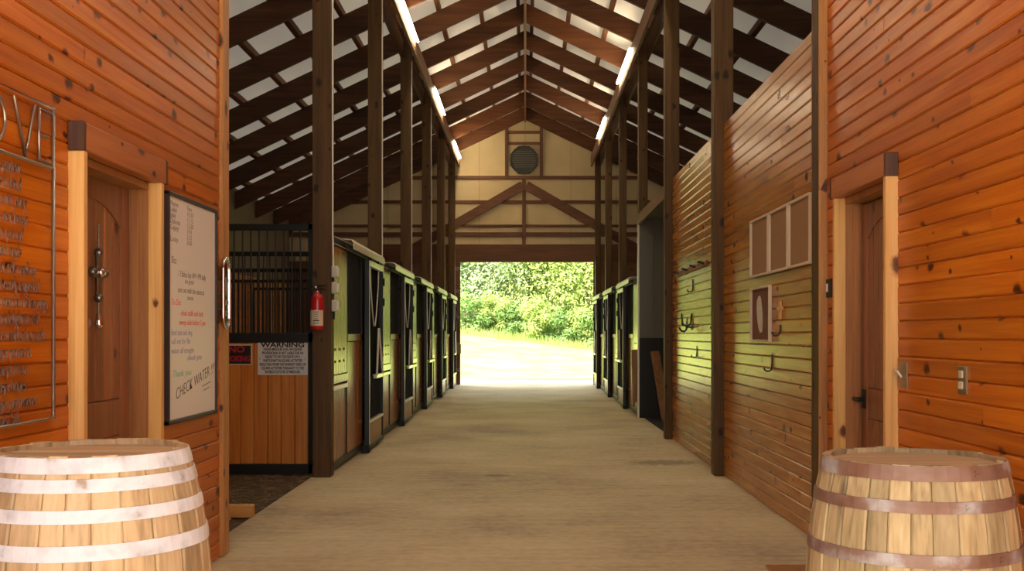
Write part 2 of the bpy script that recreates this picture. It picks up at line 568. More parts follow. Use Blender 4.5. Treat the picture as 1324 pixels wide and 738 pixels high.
ramp_mat('hoop_white', 13, ((0.27, (0.34, 0.27, 0.21)), (0.36, (0.50, 0.53, 0.58)), (0.5, (0.62, 0.66, 0.72)), (0.75, (0.68, 0.72, 0.78))), 0.5)
ramp_mat('dirt', 9, ((0.3, (0.05, 0.038, 0.026)), (0.55, (0.10, 0.075, 0.05)), (0.75, (0.17, 0.13, 0.085))), 0.95, 0.6)
ramp_mat('straw', 40, ((0.3, (0.22, 0.15, 0.07)), (0.7, (0.36, 0.27, 0.13))), 0.8)
ramp_mat('grass', 0.8, ((0.3, (0.20, 0.27, 0.055)), (0.55, (0.30, 0.36, 0.09)), (0.75, (0.38, 0.42, 0.14))), 0.9)
ramp_mat('leaf_a', 0.7, ((0.3, (0.24, 0.34, 0.09)), (0.5, (0.34, 0.43, 0.13)), (0.7, (0.44, 0.50, 0.18))), 0.7, trans=0.4)
ramp_mat('leaf_b', 0.7, ((0.3, (0.26, 0.38, 0.17)), (0.5, (0.36, 0.46, 0.24)), (0.7, (0.46, 0.53, 0.32))), 0.7, trans=0.4)
ramp_mat('leaf_c', 0.7, ((0.3, (0.13, 0.24, 0.07)), (0.5, (0.20, 0.32, 0.10)), (0.7, (0.29, 0.40, 0.14))), 0.7, trans=0.4)

def roof_panel():
    m, nt, p = new_mat('roof_panel_white')
    p.inputs['Base Color'].default_value = (0.88, 0.84, 0.80, 1)
    p.inputs['Roughness'].default_value = 0.6
    t = nt.nodes.new('ShaderNodeBsdfTranslucent')
    t.inputs['Color'].default_value = (1.0, 0.95, 0.9, 1)
    mx = nt.nodes.new('ShaderNodeMixShader'); mx.inputs['Fac'].default_value = 0.015  # slight translucency added so the sheets glow and brighten the roof sides
    nt.links.new(p.outputs['BSDF'], mx.inputs[1]); nt.links.new(t.outputs['BSDF'], mx.inputs[2])
    nt.links.new(mx.outputs['Shader'], nt.nodes['Material Output'].inputs['Surface'])


roof_panel()

m_, nt_, p_ = new_mat('tube_light')
p_.inputs['Base Color'].default_value = (0.9, 0.85, 0.7, 1)
p_.inputs['Emission Color'].default_value = (1.0, 0.80, 0.50, 1)
p_.inputs['Emission Strength'].default_value = 80.0

# ------------------------------------------------------------------ lettering (font curves turned into meshes)
PENDING = []


def text(body, size, origin, right, up, mat, name, parent, align='LEFT', thick=0.0015, shear=0.0, sx=1.0, bold=0.0, label=None, spacing=1.0):
    cu = bpy.data.curves.new('lettering', 'FONT')
    cu.body = body
    cu.size = size
    cu.align_x = align
    cu.align_y = 'CENTER'
    cu.extrude = thick
    cu.shear = shear
    cu.offset = bold
    cu.resolution_u = 3
    cu.space_character = spacing
    o = bpy.data.objects.new('lettering', cu)
    C.objects.link(o)
    PENDING.append((o, origin, Vector(right), Vector(up), mat, name, parent, sx, label))


def flush_text():
    dg = bpy.context.evaluated_depsgraph_get()
    dg.update()
    for (o, org, R, U, mat, name, parent, sx, label) in PENDING:
        me = bpy.data.meshes.new_from_object(o.evaluated_get(dg))
        Nn = R.cross(U)
        P = Vector(ORG[parent.name])
        T = Vector(org) - P
        for v in me.vertices:
            c = v.co
            v.co = T + R * (c.x * sx) + U * c.y + Nn * c.z
        me.materials.clear()
        me.materials.append(M[mat])
        me.name = name
        ob = bpy.data.objects.new(name, me)
        C.objects.link(ob)
        ob.parent = parent
        ORG[ob.name] = ORG[parent.name]
        if label:
            ob['label'] = label
        if name in ('script_line', 'handwriting', 'text_line'):
            ob['kind'] = 'stuff'
        cu = o.data
        bpy.data.objects.remove(o)
        bpy.data.curves.remove(cu)
    PENDING.clear()


# ------------------------------------------------------------------ the building shell
XO = 6.3            # outer walls
YF, YB = -0.4, 29.3  # front and back gable walls
SL = 0.475          # roof pitch
RB = 7.065          # underside of the rafters at the ridge


def rb(x):          # underside of a rafter at x
    return RB - SL * abs(x)


floor = struct(B(-2.02, 1.92, YF - 0.1, YB + 0.5, -0.12, 0.0).build('floor', 'concrete'), 'worn beige concrete floor of the barn aisle')
for (a, b_) in ((-XO, -2.02), (1.92, XO)):
    struct(B(a, b_, YF, YB, -0.12, -0.012).build('floor_dirt', 'dirt'), 'dark earth floor beside the concrete aisle')

# loose straw on the dirt
st = MB()
for k in range(420):
    x = rng.uniform(-3.4, -2.05); y = rng.uniform(8.25, 10.55)
    a = rng.uniform(0, 3.14); L = rng.uniform(0.03, 0.10)
    st.bar((x, y, -0.007), (x + L * math.cos(a), y + L * math.sin(a), -0.004), 0.004, 0.003)
tag(st.build('straw', 'straw'), 'loose straw scattered on the dark earth beside the concrete', 'straw', kind='stuff')


def plank_poly(face, s, z0, z1, t=0.02, c=0.008):
    """cross section of a wall board, s=+1 when it faces +x"""
    return [(face - s * t, z0), (face - s * c, z0), (face, z0 + c), (face, z1 - c), (face - s * c, z1), (face - s * t, z1)]


def plank_wall(wall, face, s, ya, yb, z0, z1, pitch, mat, holes=(), lmin=1.2, lmax=3.2, seed=0):
    r = random.Random(seed)
    z = z0
    while z < z1 - 0.02:
        zt = min(z + pitch, z1)
        spans = [(ya, yb)]
        for (h0, h1, g0, g1) in holes:
            if zt > g0 + 0.01 and z < g1 - 0.01:
                new = []
                for (p, q) in spans:
                    if h0 > p:
                        new.append((p, min(q, h0)))
                    if h1 < q:
                        new.append((max(p, h1), q))
                spans = [w for w in new if w[1] - w[0] > 0.02]
        for (p, q) in spans:
            y = p
            first = True
            while y < q - 1e-4:
                L = r.uniform(0.4, lmax) if first else r.uniform(lmin, lmax)
                e = y + L
                if q - e < 0.5:
                    e = q
                f = face + s * r.uniform(-0.0012, 0.0012)
                MB().prism(plank_poly(f, s, z + 0.0007, zt - 0.0007), y + 0.001, e - 0.001).build('plank', mat, wall)
                y = e
                first = False
        z = zt


# door openings in the two front walls: y0, y1, z0, z1
DL = (4.45, 5.44, 0.0, 2.14)
DR = (5.51, 6.46, 0.0, 2.16)
WLX, WRX, WAX = -1.85, 1.87, 1.895


def pierced(name, x0, x1, ya, yb, z1, hole, mat):
    m = MB()
    m.box(x0, x1, ya, hole[0], 0, z1)
    m.box(x0, x1, hole[1], yb, 0, z1)
    m.box(x0, x1, hole[0], hole[1], hole[3], z1)
    return m.build(name, mat)


wall_left = struct(pierced('wall_left', WLX - 0.15, WLX - 0.018, YF, 6.648, 5.95, DL, 'dark_wall'), 'glossy orange knotty pine wall with metal sign and door')
plank_wall(wall_left, WLX, 1, YF, 6.645, 0.0, 5.9, 0.0885, 'plank_pine', [DL], seed=3, lmin=2.0, lmax=4.6)
wall_right = struct(pierced('wall_right', WRX + 0.018, WRX + 0.15, YF, 6.8, 5.95, DR, 'dark_wall'), 'glossy orange knotty pine wall with a door beside the brown-hooped barrel')
plank_wall(wall_right, WRX, -1, YF, 6.8, 0.0, 5.9, 0.0885, 'plank_pine', [DR], seed=5, lmin=2.0, lmax=4.6)
wall_aisle = struct(MB().box(WAX + 0.018, WAX + 0.12, 7.0, 10.46, 0, 3.36).box(WAX + 0.018, WAX + 0.12, 10.64, 14.12, 0, 3.36).build('wall_right_aisle', 'dark_wall'), 'varnished plank wall with boards and hooks along the right of the aisle')
plank_wall(wall_aisle, WAX, -1, 7.0, 10.46, 0.0, 3.36, 0.0908, 'plank_aisle', seed=7, lmin=1.8, lmax=4.5)
plank_wall(wall_aisle, WAX, -1, 10.64, 14.12, 0.0, 3.36, 0.0908, 'plank_aisle', seed=8, lmin=1.8, lmax=4.5)

# rooms behind the walls, outer walls, gables
struct(B(-XO, WLX - 0.15, 6.52, 6.64, -0.01, 5.0).build('wall_room_left', 'dark_wall'))
struct(B(WRX + 0.15, XO, 6.86, 6.98, -0.01, 5.0).build('wall_room_right', 'dark_wall'))
struct(B(-XO - 0.1, -XO, YF - 0.1, YB + 0.12, -0.1, 4.52).build('wall_outer_left', 'outer_wall'))
struct(B(XO, XO + 0.1, YF - 0.1, YB + 0.12, -0.1, 4.52).build('wall_outer_right', 'outer_wall'))
ov = 0.45
top = lambda x: rb(x) + ov
fm = MB()
fm.prism([(-XO, 0), (-1.95, 0), (-1.95, top(1.95)), (-XO, top(XO))], YF - 0.1, YF)
fm.prism([(1.95, 0), (XO, 0), (XO, top(XO)), (1.95, top(1.95))], YF - 0.1, YF)
fm.prism([(-1.95, 4.3), (1.95, 4.3), (1.95, top(1.95)), (0, top(0)), (-1.95, top(1.95))], YF - 0.1, YF)
struct(fm.build('wall_front', 'outer_wall'))

# far gable: panels with joints, a header, girts and uprights
OX0, OX1, OZ = -1.745, 1.83, 3.30
wall_back = struct(MB().box(-XO, OX0, YB + 0.03, YB + 0.12, 0, OZ).box(OX1, XO, YB + 0.03, YB + 0.12, 0, OZ).build('wall_back', 'outer_wall'), 'cream panelled gable wall around the bright doorway')
MB().prism([(-XO, OZ), (XO, OZ), (XO, top(XO)), (0, top(0)), (-XO, top(XO))], YB + 0.052, YB + 0.12).build('backing', 'dark_wall', wall_back)
xs = [-6.3, -4.88, -3.66, -2.44, -1.22, 0.0, 1.22, 2.44, 3.66, 4.88, 6.3]
for a, b_ in zip(xs[:-1], xs[1:]):
    g = 0.004
    MB().prism([(a + g, OZ), (b_ - g, OZ), (b_ - g, top(b_)), (a + g, top(a))], YB + 0.03, YB + 0.05).build('wall_panel', 'gable_panel', wall_back)
for a, b_ in ((-XO, OX0), (OX1, XO)):
    B(a, b_, YB + 0.012, YB + 0.03, 0, OZ, 0).build('wall_panel', 'dark_wall', wall_back)
zz = lambda y: EYE + (VY - y) * YB / F
for yy, hh in ((229.5, 0.09), (261.0, 0.085), (292.0, 0.07), (303.0, 0.115)):
    B(-XO + 0.02, XO - 0.02, YB - 0.02, YB + 0.028, zz(yy) - hh / 2, zz(yy) + hh / 2, 0.004).build('girt', 'girt_wood', wall_back)
B(-4.2, 4.2, YB - 0.06, YB + 0.028, zz(339), zz(316), 0.006).build('header', 'girt_wood', wall_back)
for xx, y0, y1, ww in ((655, 230, 160, 0.085), (700, 230, 160, 0.085), (677.5, 318, 232, 0.095)):
    X = (xx - VX) * YB / F
    B(X - ww / 2, X + ww / 2, YB - 0.045, YB + 0.02, zz(y0), zz(y1), 0.004).build('upright', 'upright_wood', wall_back)
for yy in (171, 185.5):
    B(-0.5, 0.45, YB - 0.04, YB + 0.024, zz(yy) - 0.035, zz(yy) + 0.035, 0.004).build('crosspiece', 'girt_wood', wall_back)
for s in (-1, 1):
    MB().bar((-0.02 + s * 0.05, YB - 0.05, zz(240)), (s * 3.15, YB - 0.05, zz(240) - 0.575 * 3.1), 0.05, 0.24, (0, 0, 1), 0.005).build('brace', 'girt_wood', wall_back)

# the round fan in the gable
fx, fz, fr = (677.5 - VX) * (YB - 0.05) / F, EYE + (VY - 207) * (YB - 0.05) / F, 0.395
fan = empty('gable_fan', (fx, YB - 0.05, fz - fr), 'round dark louvred fan high in the gable wall', 'fan')
oc = [(fx + fr * math.cos(math.pi / 8 + k * math.pi / 4), fz + fr * math.sin(math.pi / 8 + k * math.pi / 4)) for k in range(8)]
MB().prism(oc, YB - 0.10, YB - 0.045).build('housing', 'fan_metal', fan)
ring = [(fx + 0.36 * math.cos(t * math.pi / 16), YB - 0.105, fz + 0.36 * math.sin(t * math.pi / 16)) for t in range(33)]
MB().tube(ring, 0.02, 6, False).build('rim', 'fan_metal', fan)
for k in range(8):
    z = fz - 0.19 + k * 0.06
    w = math.sqrt(max(0.01, 0.31 ** 2 - (z - fz) ** 2))
    MB().box(fx - w, fx + w, YB - 0.125, YB - 0.10, z - 0.008, z + 0.008, 0.002).build('slat', 'fan_slat', fan)

# roof: sheets, purlins, rafters, ridge board
ceiling = struct(MB().box(-0.1, 0.1, YF - 0.5, YB + 0.5, top(0) + 0.02, top(0) + 0.06).build('ceiling', 'roof_sheet'), 'white roof sheeting above dark wooden rafters')
for s in (-1, 1):
    y = YF - 0.5
    while y < YB + 0.4:
        ye = min(y + 1.83, YB + 0.5)
        x1 = s * (XO + 0.5)
        MB().add([(0, y, top(0)), (x1, y, top(x1)), (x1, ye, top(x1)), (0, ye, top(0))], [(0, 1, 2, 3)]).build('roof_panel', 'roof_panel_white', ceiling)
        y = ye
    for k in range(10):
        x = 0.13 + 0.655 * k
        q = [(s * (x - 0.032), rb(x - 0.032) + 0.35), (s * (x + 0.032), rb(x + 0.032) + 0.35), (s * (x + 0.032), top(x + 0.032) - 0.002), (s * (x - 0.032), top(x - 0.032) - 0.002)]
        MB().prism(q, YF - 0.4, YB + 0.3).build('purlin', 'purlin_wood', ceiling)
    for j in range(16):
        yc = YB - 0.03 - 1.83 * j
        q = [(s * 0.022, rb(0.022)), (s * 2.012, rb(2.012)), (s * 2.012, rb(2.012) + 0.35), (s * 0.022, rb(0.022) + 0.35)]
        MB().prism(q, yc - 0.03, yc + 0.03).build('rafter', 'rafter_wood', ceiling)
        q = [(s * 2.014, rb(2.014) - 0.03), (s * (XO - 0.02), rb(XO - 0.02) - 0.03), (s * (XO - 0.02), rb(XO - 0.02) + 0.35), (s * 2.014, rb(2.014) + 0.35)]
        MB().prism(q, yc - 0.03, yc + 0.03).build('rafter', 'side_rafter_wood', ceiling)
B(-0.021, 0.021, YF, YB, RB - 0.06, RB + 0.36, 0.004).build('ridge_board', 'purlin_wood', ceiling)

# beams over the post rows
for s, sd in ((-1, 'left'), (1, 'right')):
    for xi, w, txt in ((1.765, 'aisle', 'long timber beam carrying the tube lights on the %s'), (1.985, 'stall', 'long timber beam over the %s post row, on the stall side')):
        bm = MB().box(s * xi - 0.022, s * xi + 0.022, YF + 0.02, YB - 0.07, 5.80, 6.09, 0.004).build('roof_beam', 'beam_wood')
        tag(bm, txt % sd, 'beam', 'beams under the rafters')

# posts
ordn = ['', 'second', 'third', 'fourth', 'fifth', 'farthest']
LPY = [10.45 + 3.66 * k for k in range(6)]
RPY = [10.55 + 3.66 * k for k in range(6)]
for k, y in enumerate(LPY):
    o = B(-2.01, -1.835, y - 0.088, y + 0.088, 0, 6.09, 0.006).build('timber_post', 'post_wood')
    tag(o, 'squared brown timber post carrying the red fire extinguisher' if k == 0 else '%s timber post of the left row counting from the extinguisher' % ordn[k], 'post', 'timber posts')
for k, y in enumerate(RPY):
    if k == 5:
        y += 0.01
    o = B(1.80 if k < 2 else 1.838, 1.985, y - 0.088, y + 0.088, 0, 6.09, 0.006).build('timber_post', 'post_wood')
    tag(o, ['timber post in the middle of the varnished plank wall', 'timber post at the far end of the varnished plank wall',
            'timber post at the far side of the grey wash bay', 'second timber post beyond the wash bay on the right',
            'third timber post beyond the wash bay on the right', 'last right-hand timber post beside the bright doorway'][k], 'post', 'timber posts')
o = MB().box(-2.0, -1.828, 6.65, 6.785, 0, 6.09, 0.006).build('corner_post', 'corner_post_wood')
tag(o, 'light brown corner post ending the pine wall beside the whiteboard', 'post', 'timber posts')
o = empty('corner_post', (1.91, 6.9, 0))
B(1.822, 2.0, 6.83, 6.99, 0, 6.09, 0.006).build('post', 'post_wood', o)
B(1.822, 2.0, 6.802, 6.829, 0, 6.09, 0.004).build('trim_board', 'corner_post_wood', o)
tag(o, 'corner post between the orange pine wall and the varnished plank wall', 'post', 'timber posts')

# tube lights on the inner beams
tl = [(-1, 17.5), (-1, 23.3), (-1, 29.0), (1, 20.4), (1, 26.1), (-1, 11.7), (1, 14.7), (1, 9.0), (-1, 6.0)]
names = {(-1, 17.5): 'lit tube light on the left beam nearest the camera in view', (-1, 23.3): 'lit tube light in the middle of the left beam',
         (-1, 29.0): 'lit tube light on the left beam next to the gable wall', (1, 20.4): 'lit tube light on the right beam, nearer and longer one',
         (1, 26.1): 'lit tube light on the right beam close to the gable wall', (-1, 11.7): 'lit tube light overhead on the left beam above the extinguisher post',
         (1, 14.7): 'lit tube light overhead on the right beam above the wash bay', (1, 9.0): 'lit tube light overhead on the right beam above the brown boards',
         (-1, 6.0): 'lit tube light overhead on the left beam above the whiteboard'}
for s, ye in tl:
    x = s * 1.735
    t = empty('tube_light', (x, ye - 1.25, 5.99), names[(s, ye)], 'light', 'tube lights on the beams')
    MB().box(x - s * 0.0 - 0.02, x + 0.02, ye - 2.5, ye - 0.02, 6.015, 6.07, 0.005).build('housing', 'white_plastic', t)
    for dx in (0.028,):
        MB().tube([(x - s * dx, ye - 2.46, 6.0), (x - s * dx, ye - 0.06, 6.0)], 0.019, 8).build('tube', 'tube_light', t)

# ------------------------------------------------------------------ front doors
def jamb_set(door, s, wall, y0, y1, ztop):
    """box frame round an opening in a side wall; s=+1: wall on the left, facing +x"""
    out = wall + s * 0.062
    inn = wall - s * 0.13
    for (a, b_) in ((y0, y0 + 0.04), (y1 - 0.04, y1)):
        B(out, wall - s * 0.005, a, b_, 0, ztop, 0.003).build('casing', 'pale_pine', door, 'pale pine edge board')
        B(wall - s * 0.005, inn, a, b_, 0, ztop, 0.002).build('jamb', 'jamb_wood', door)
        c = (b_, b_ + 0.012) if a == y0 else (a - 0.012, a)
        B(wall - s * 0.045, wall - s * 0.085, c[0], c[1], 0, ztop, 0.002).build('door_stop', 'jamb_wood', door)
    h = B(out + s * 0.004, wall, y0 + 0.012, y1 + 0.02, ztop, ztop + 0.115, 0.004).build('lintel', 'header_wood', door)
    for (a, b_) in ((y0 - 0.012, y0 + 0.012), (y1 + 0.02, y1 + 0.045)):
        B(out + s * 0.006, wall, a, b_, ztop, ztop + 0.118, 0.003).build('end_cap', 'header_end_wood', h)
    B(wall, inn, y0 + 0.04, y1 - 0.04, ztop - 0.035, ztop, 0.002).build('head_jamb', 'jamb_wood', door)


def rustic_door(door, s, face, y0, y1, z1):
    """arched plank panel over a mid rail and a lower panel; face = x of the stiles"""
    bk = face - s * 0.04
    slab = B(face - s * 0.018, bk, y0, y1, 0.01, z1).build('door_leaf', 'door_wood', door)
    sw = 0.115
    for (a, b_) in ((y0, y0 + sw), (y1 - sw, y1)):
        B(face, face - s * 0.02, a, b_, 0.01, z1, 0.004).build('stile', 'door_wood', door)
    n = 12
    ya, yb = y0 + sw, y1 - sw
    pts = [(ya, z1), (yb, z1)]
    for k in range(n + 1):
        u = 1 - 2 * k / n
        y = (ya + yb) / 2 + u * (yb - ya) / 2
        pts.append((y, z1 - 0.20 + 0.10 * (1 - u * u)))
    MB().prism(pts, face, face - s * 0.02, 'yz').build('arched_rail', 'door_wood', door)
    B(face, face - s * 0.02, ya, yb, 0.87, 1.04, 0.004).build('mid_rail', 'door_wood', door)
    B(face, face - s * 0.02, ya, yb, 0.01, 0.24, 0.004).build('bottom_rail', 'door_wood', door)
    w = (yb - ya) / 7
    for k in range(7):
        for (c, d) in ((1.04, z1 - 0.09), (0.24, 0.87)):
            B(face - s * 0.006, face - s * 0.019, ya + k * w + 0.002, ya + (k + 1) * w - 0.002, c, d, 0.006).build('panel_plank', 'door_wood', door)


door1 = struct(empty('door_1', (WLX - 0.05, 4.95, 0)), 'brown rustic arched plank door behind the white-hooped barrel')
jamb_set(door1, 1, WLX, 4.45, 5.44, 2.095)
rustic_door(door1, 1, WLX - 0.095, 4.49, 5.40, 2.06)
door2 = struct(empty('door_2', (WRX + 0.05, 6.03, 0)), 'brown rustic arched plank door beside the brown-hooped barrel')
jamb_set(door2, -1, WRX, 5.51, 6.46, 2.145)
rustic_door(door2, -1, WRX + 0.095, 5.55, 6.42, 2.10)
hd = MB().tube([(WRX + 0.095, 6.36, 0.975), (WRX + 0.03, 6.36, 0.975)], 0.012, 8).tube([(WRX + 0.035, 6.365, 0.978), (WRX + 0.032, 6.26, 0.970)], [0.012, 0.009], 8)
hd.box(WRX + 0.087, WRX + 0.096, 6.33, 6.39, 0.92, 1.03, 0.003)
hd.build('door_handle', 'black_metal', door2, 'black lever handle')

# far sliding door edge at the left of the bright doorway
dr = struct(empty('door_3', (-1.83, YB - 0.1, 0)), 'edge of the dark red sliding door at the left of the bright doorway')
B(-1.93, OX0 + 0.02, YB - 0.10, YB - 0.03, 0.02, OZ - 0.02, 0.006).build('door_edge', 'door_edge_paint', dr)
for z in (0.35, 1.05, 1.75, 2.45, 3.05):
    B(-1.925, OX0 + 0.022, YB - 0.108, YB - 0.098, z, z + 0.09, 0.003).build('strap', 'bracket_grey', dr)
o = B(-2.15, -1.70, YB - 0.20, YB - 0.115, 0.83, 1.10, 0.01).build('door_stop_board', 'bracket_grey')
tag(o, 'weathered grey board fixed across the left side of the bright doorway', 'board')
struct(B(OX1 - 0.015, OX1 + 0.11, YB - 0.05, YB + 0.02, 0, OZ, 0.004).build('trim_1', 'door_edge_paint'))

# ------------------------------------------------------------------ stall fronts
def stall_front(s, y0, label, post_in=1.86):
    """one stall between two posts; s = -1 left row, +1 right row"""
    fx = s * 1.865                       # face of the fixed part
    ax = lambda d: fx - s * d            # d metres out towards the aisle
    t = empty('stall_front', (fx, y0 + 1.83, 0), label, 'stall', 'stall fronts')
    a, b_, c = y0 + 0.095, y0 + 1.06, y0 + 2.10
    e = y0 + 3.56
    # frame
    fr_ = MB()
    fr_.box(fx, ax(-0.05), a, e, 2.235, 2.31, 0.004)
    fr_.box(fx, ax(-0.05), a, e, 0.03, 0.10, 0.004)
    for y in (a, b_ - 0.02, c + 0.03, e - 0.04):
        fr_.box(fx, ax(-0.05), y, y + 0.04, 0.03, 2.25, 0.003)
    fr_.build('frame', 'green_black', t)
    for z in (2.305, 2.235):
        B(ax(0.006), ax(-0.002), a, e, z - 0.004, z + 0.006).build('edge_strip', 'hood_metal', t)
    # boarded bay with its shutter
    n = 7
    w = (b_ - 0.02 - a - 0.04) / n
    for k in range(n):
        ya = a + 0.04 + k * w
        B(ax(-0.012), ax(-0.035), ya + 0.001, ya + w - 0.001, 0.10, 0.80, 0.005).build('board', 'stall_board', t)
    B(ax(0.012), ax(-0.035), a + 0.04, b_ - 0.02, 0.80, 0.845, 0.004).build('ledge', 'hood_metal', t)
    sh = B(ax(-0.02), ax(-0.034), a + 0.042, b_ - 0.022, 0.86, 2.225).build('shutter', 'stall_board', t)
    for k in range(n):
        ya = a + 0.045 + k * (w - 0.001)
        B(ax(0.0), ax(-0.02), ya + 0.0015, ya + w - 0.0025, 0.95, 2.22, 0.006).build('board', 'stall_board', sh)
        if k in (1, 3, 5):
            for z in (1.08, 1.20):
                MB().tube([(ax(0.006), ya + w / 2, z), (ax(-0.002), ya + w / 2, z)], 0.013, 8).build('bolt', 'black_metal', sh)
    B(ax(0.014), ax(-0.02), a + 0.042, b_ - 0.022, 0.865, 0.95, 0.006).build('bottom_rail', 'stall_board', sh)
    # low boarded panel under a dark grille
    n = 8
    w = (c + 0.03 - b_ - 0.02) / n
    for k in range(n):
        ya = b_ + 0.02 + k * w
        B(ax(-0.008), ax(-0.03), ya + 0.001, ya + w - 0.001, 0.10, 1.275, 0.005).build('board', 'stall_board', t)
    B(ax(0.006), ax(-0.04), b_ + 0.02, c + 0.03, 1.275, 1.355, 0.005).build('rail', 'stall_board', t)
    n = 13
    for k in range(n):
        ya = b_ + 0.02 + (k + 0.5) * (c + 0.01 - b_) / n
        MB().tube([(ax(-0.025), ya, 1.35), (ax(-0.025), ya, 2.24)], 0.011, 6, False).build('grille_bar', 'black_metal', t)
    B(ax(-0.045), ax(-0.05), b_ + 0.02, c + 0.03, 1.355, 2.235).build('mesh_shade_panel', 'mesh_shade', t)  # solid black sheet, paints the mesh and the unlit stall as one
    # sliding door, hung a hand's breadth in front
    d0, d1 = y0 + 2.05, y0 + 3.30
    ox, ix = s * 1.775, s * 1.83
    dr_ = MB()
    dr_.box(ox, ix, d0, d0 + 0.045, 0.05, 2.2, 0.004)
    dr_.box(ox, ix, d1 - 0.05, d1, 0.05, 2.2, 0.004)
    dr_.box(ox, ix, d0, d1, 0.05, 0.09, 0.004)
    door = dr_.build('sliding_door', 'green_black', t)
    B(ox - s * 0.004, ix, d0 + 0.01, d1 - 0.003, 2.13, 2.2, 0.004).build('top_rail', 'hood_metal', door)
    B(ox - s * 0.004, ix, d0 + 0.01, d1 - 0.003, 0.33, 0.365, 0.004).build('kick_rail', 'hood_metal', door)
    B(ox - s * 0.006, ox, d0 + 0.002, d0 + 0.02, 0.09, 2.15, 0.001).build('edge_strip', 'galvanised', door)
    n = 8
    w = (d1 - d0 - 0.095) / n
    for k in range(n):
        ya = d0 + 0.045 + k * w
        B(ox + s * 0.01, ix, ya + 0.001, ya + w - 0.001, 0.09, 0.33, 0.004).build('board', 'stall_board', door)
    xm = s * 1.80
    for k in range(12):
        ya = d0 + 0.045 + (k + 0.5) * (d1 - d0 - 0.095) / 12
        MB().tube([(s * 1.815, ya, 0.36), (s * 1.815, ya, 0.86)], 0.009, 6, False).build('grille_bar', 'black_metal', door)
    ym = (d0 + d1) / 2
    yk = MB()                     # the yoke: two bars closing to a V, then two opening again
    for q in (-1, 1):
        pts = [(xm, ym + q * 0.36, 2.14), (xm, ym + q * 0.32, 1.9), (xm, ym + q * 0.17, 1.6), (xm, ym + q * 0.05, 1.45)]
        yk.tube(pts, 0.008, 8)
    yk.build('yoke', 'galvanised', door)
    lo = MB()
    lo.tube([(xm - s * 0.02, ym + 0.22, 1.42), (xm - s * 0.02, ym + 0.05, 0.86)], 0.014, 8)
    lo.tube([(xm - s * 0.02, ym + 0.26, 1.42), (xm - s * 0.02, d1 - 0.05, 0.86)], 0.014, 8)
    lo.build('drop_bar', 'galvanised', door)
    B(ox, ix, ym + 0.03, d1 - 0.04, 0.82, 0.87, 0.004).build('mid_rail', 'hood_metal', door)
    B(s * 1.829, s * 1.833, d0 + 0.04, d1 - 0.04, 0.36, 2.14).build('mesh_shade_panel', 'mesh_shade', door)  # solid black sheet in place of the shaded stall behind the door
    for z in (1.70, 1.95):
        B(ox - s * 0.02, ox, d1 - 0.045, d1 - 0.012, z, z + 0.10, 0.006).build('latch', 'black_metal', door)
    # track hood
    pf = [(s * 1.86, 2.325), (s * 1.765, 2.315), (s * 1.742, 2.28), (s * 1.742, 2.215), (s * 1.747, 2.215), (s * 1.747, 2.278), (s * 1.768, 2.308), (s * 1.86, 2.318)]
    MB().prism(pf, y0 + 0.72, y0 + 3.18).build('track_hood', 'hood_metal', t)
    B(s * 1.80, s * 1.825, y0 + 0.74, y0 + 3.5, 2.225, 2.27, 0.003).build('track', 'black_metal', t)
    for y in (y0 + 2.35, y0 + 3.0):
        B(s * 1.79, s * 1.83, y, y + 0.05, 2.195, 2.245, 0.003).build('roller', 'black_metal', t)
    B(s * 1.77, s * 1.86, y0 + 1.98, y0 + 2.06, 0.0, 0.08, 0.01).build('floor_guide', 'black_metal', t)
    # near jamb post of the door
    return t


lbl = ['nearest stall front on the left, right behind the extinguisher post', 'second stall front from the extinguisher post, left row',
       'third stall front from the extinguisher post, left row', 'fourth stall front from the extinguisher post, left row',
       'last stall front on the left beside the bright doorway']
for k in range(5):
    stall_front(-1, LPY[k], lbl[k])
lbl = ['right-hand stall front next to the grey wash bay', 'middle of the three stall fronts on the right', 'last stall front on the right beside the bright doorway']
for k in range(3):
    stall_front(1, RPY[k + 2] - 0.005, lbl[k])


# partitions across the stalls: boards below, bars above
def partition(s, yf, xa, xb, label, bars=True):
    """faces -y at yf"""
    x0, x1 = min(xa, xb), max(xa, xb)
    t = empty('stall_partition', ((x0 + x1) / 2, yf + 0.03, 0), label, 'partition', 'partitions between the stalls')
    f = MB()
    f.box(x0, x1, yf, yf + 0.06, 0.0, 0.09, 0.004)
    f.box(x0, x1, yf, yf + 0.06, 1.268, 1.365, 0.004)
    f.box(x0, x1, yf, yf + 0.06, 2.36, 2.42, 0.004)
    f.box(x1 - 0.045, x1, yf, yf + 0.06, 0.0, 2.42, 0.004)
    f.box(x0, x0 + 0.045, yf, yf + 0.06, 0.0, 2.42, 0.004)
    f.build('frame', 'black_metal', t)
    n = round((x1 - x0 - 0.09) / 0.1325)
    w = (x1 - x0 - 0.09) / n
    for k in range(n):
        a = x0 + 0.045 + k * w
        B(a + 0.002, a + w - 0.002, yf + 0.012, yf + 0.045, 0.09, 1.268, 0.007).build('board', 'sign_board_wood', t)
    n = round((x1 - x0 - 0.09) / 0.08)
    w = (x1 - x0 - 0.09) / n
    for k in range(n - 1):
        a = x0 + 0.045 + (k + 1) * w
        MB().tube([(a, yf + 0.03, 1.36), (a, yf + 0.03, 2.365)], 0.008, 6, False).build('bar', 'bar_metal', t)
    return t


partition(-1, 10.65, -2.06, -6.25, 'black-barred partition of orange boards carrying the warning sign')
for k in range(1, 5):
    partition(-1, LPY[k] + 0.1, -2.06, -6.25, '%s partition of boards and bars behind the left stall fronts' % ['', 'second', 'third', 'fourth', 'fifth'][k])
for k in range(3, 5):
    partition(1, RPY[k] + 0.1, 2.06, 6.25, '%s partition of boards and bars behind the right stall fronts' % ['', '', '', 'nearer', 'farther'][k])
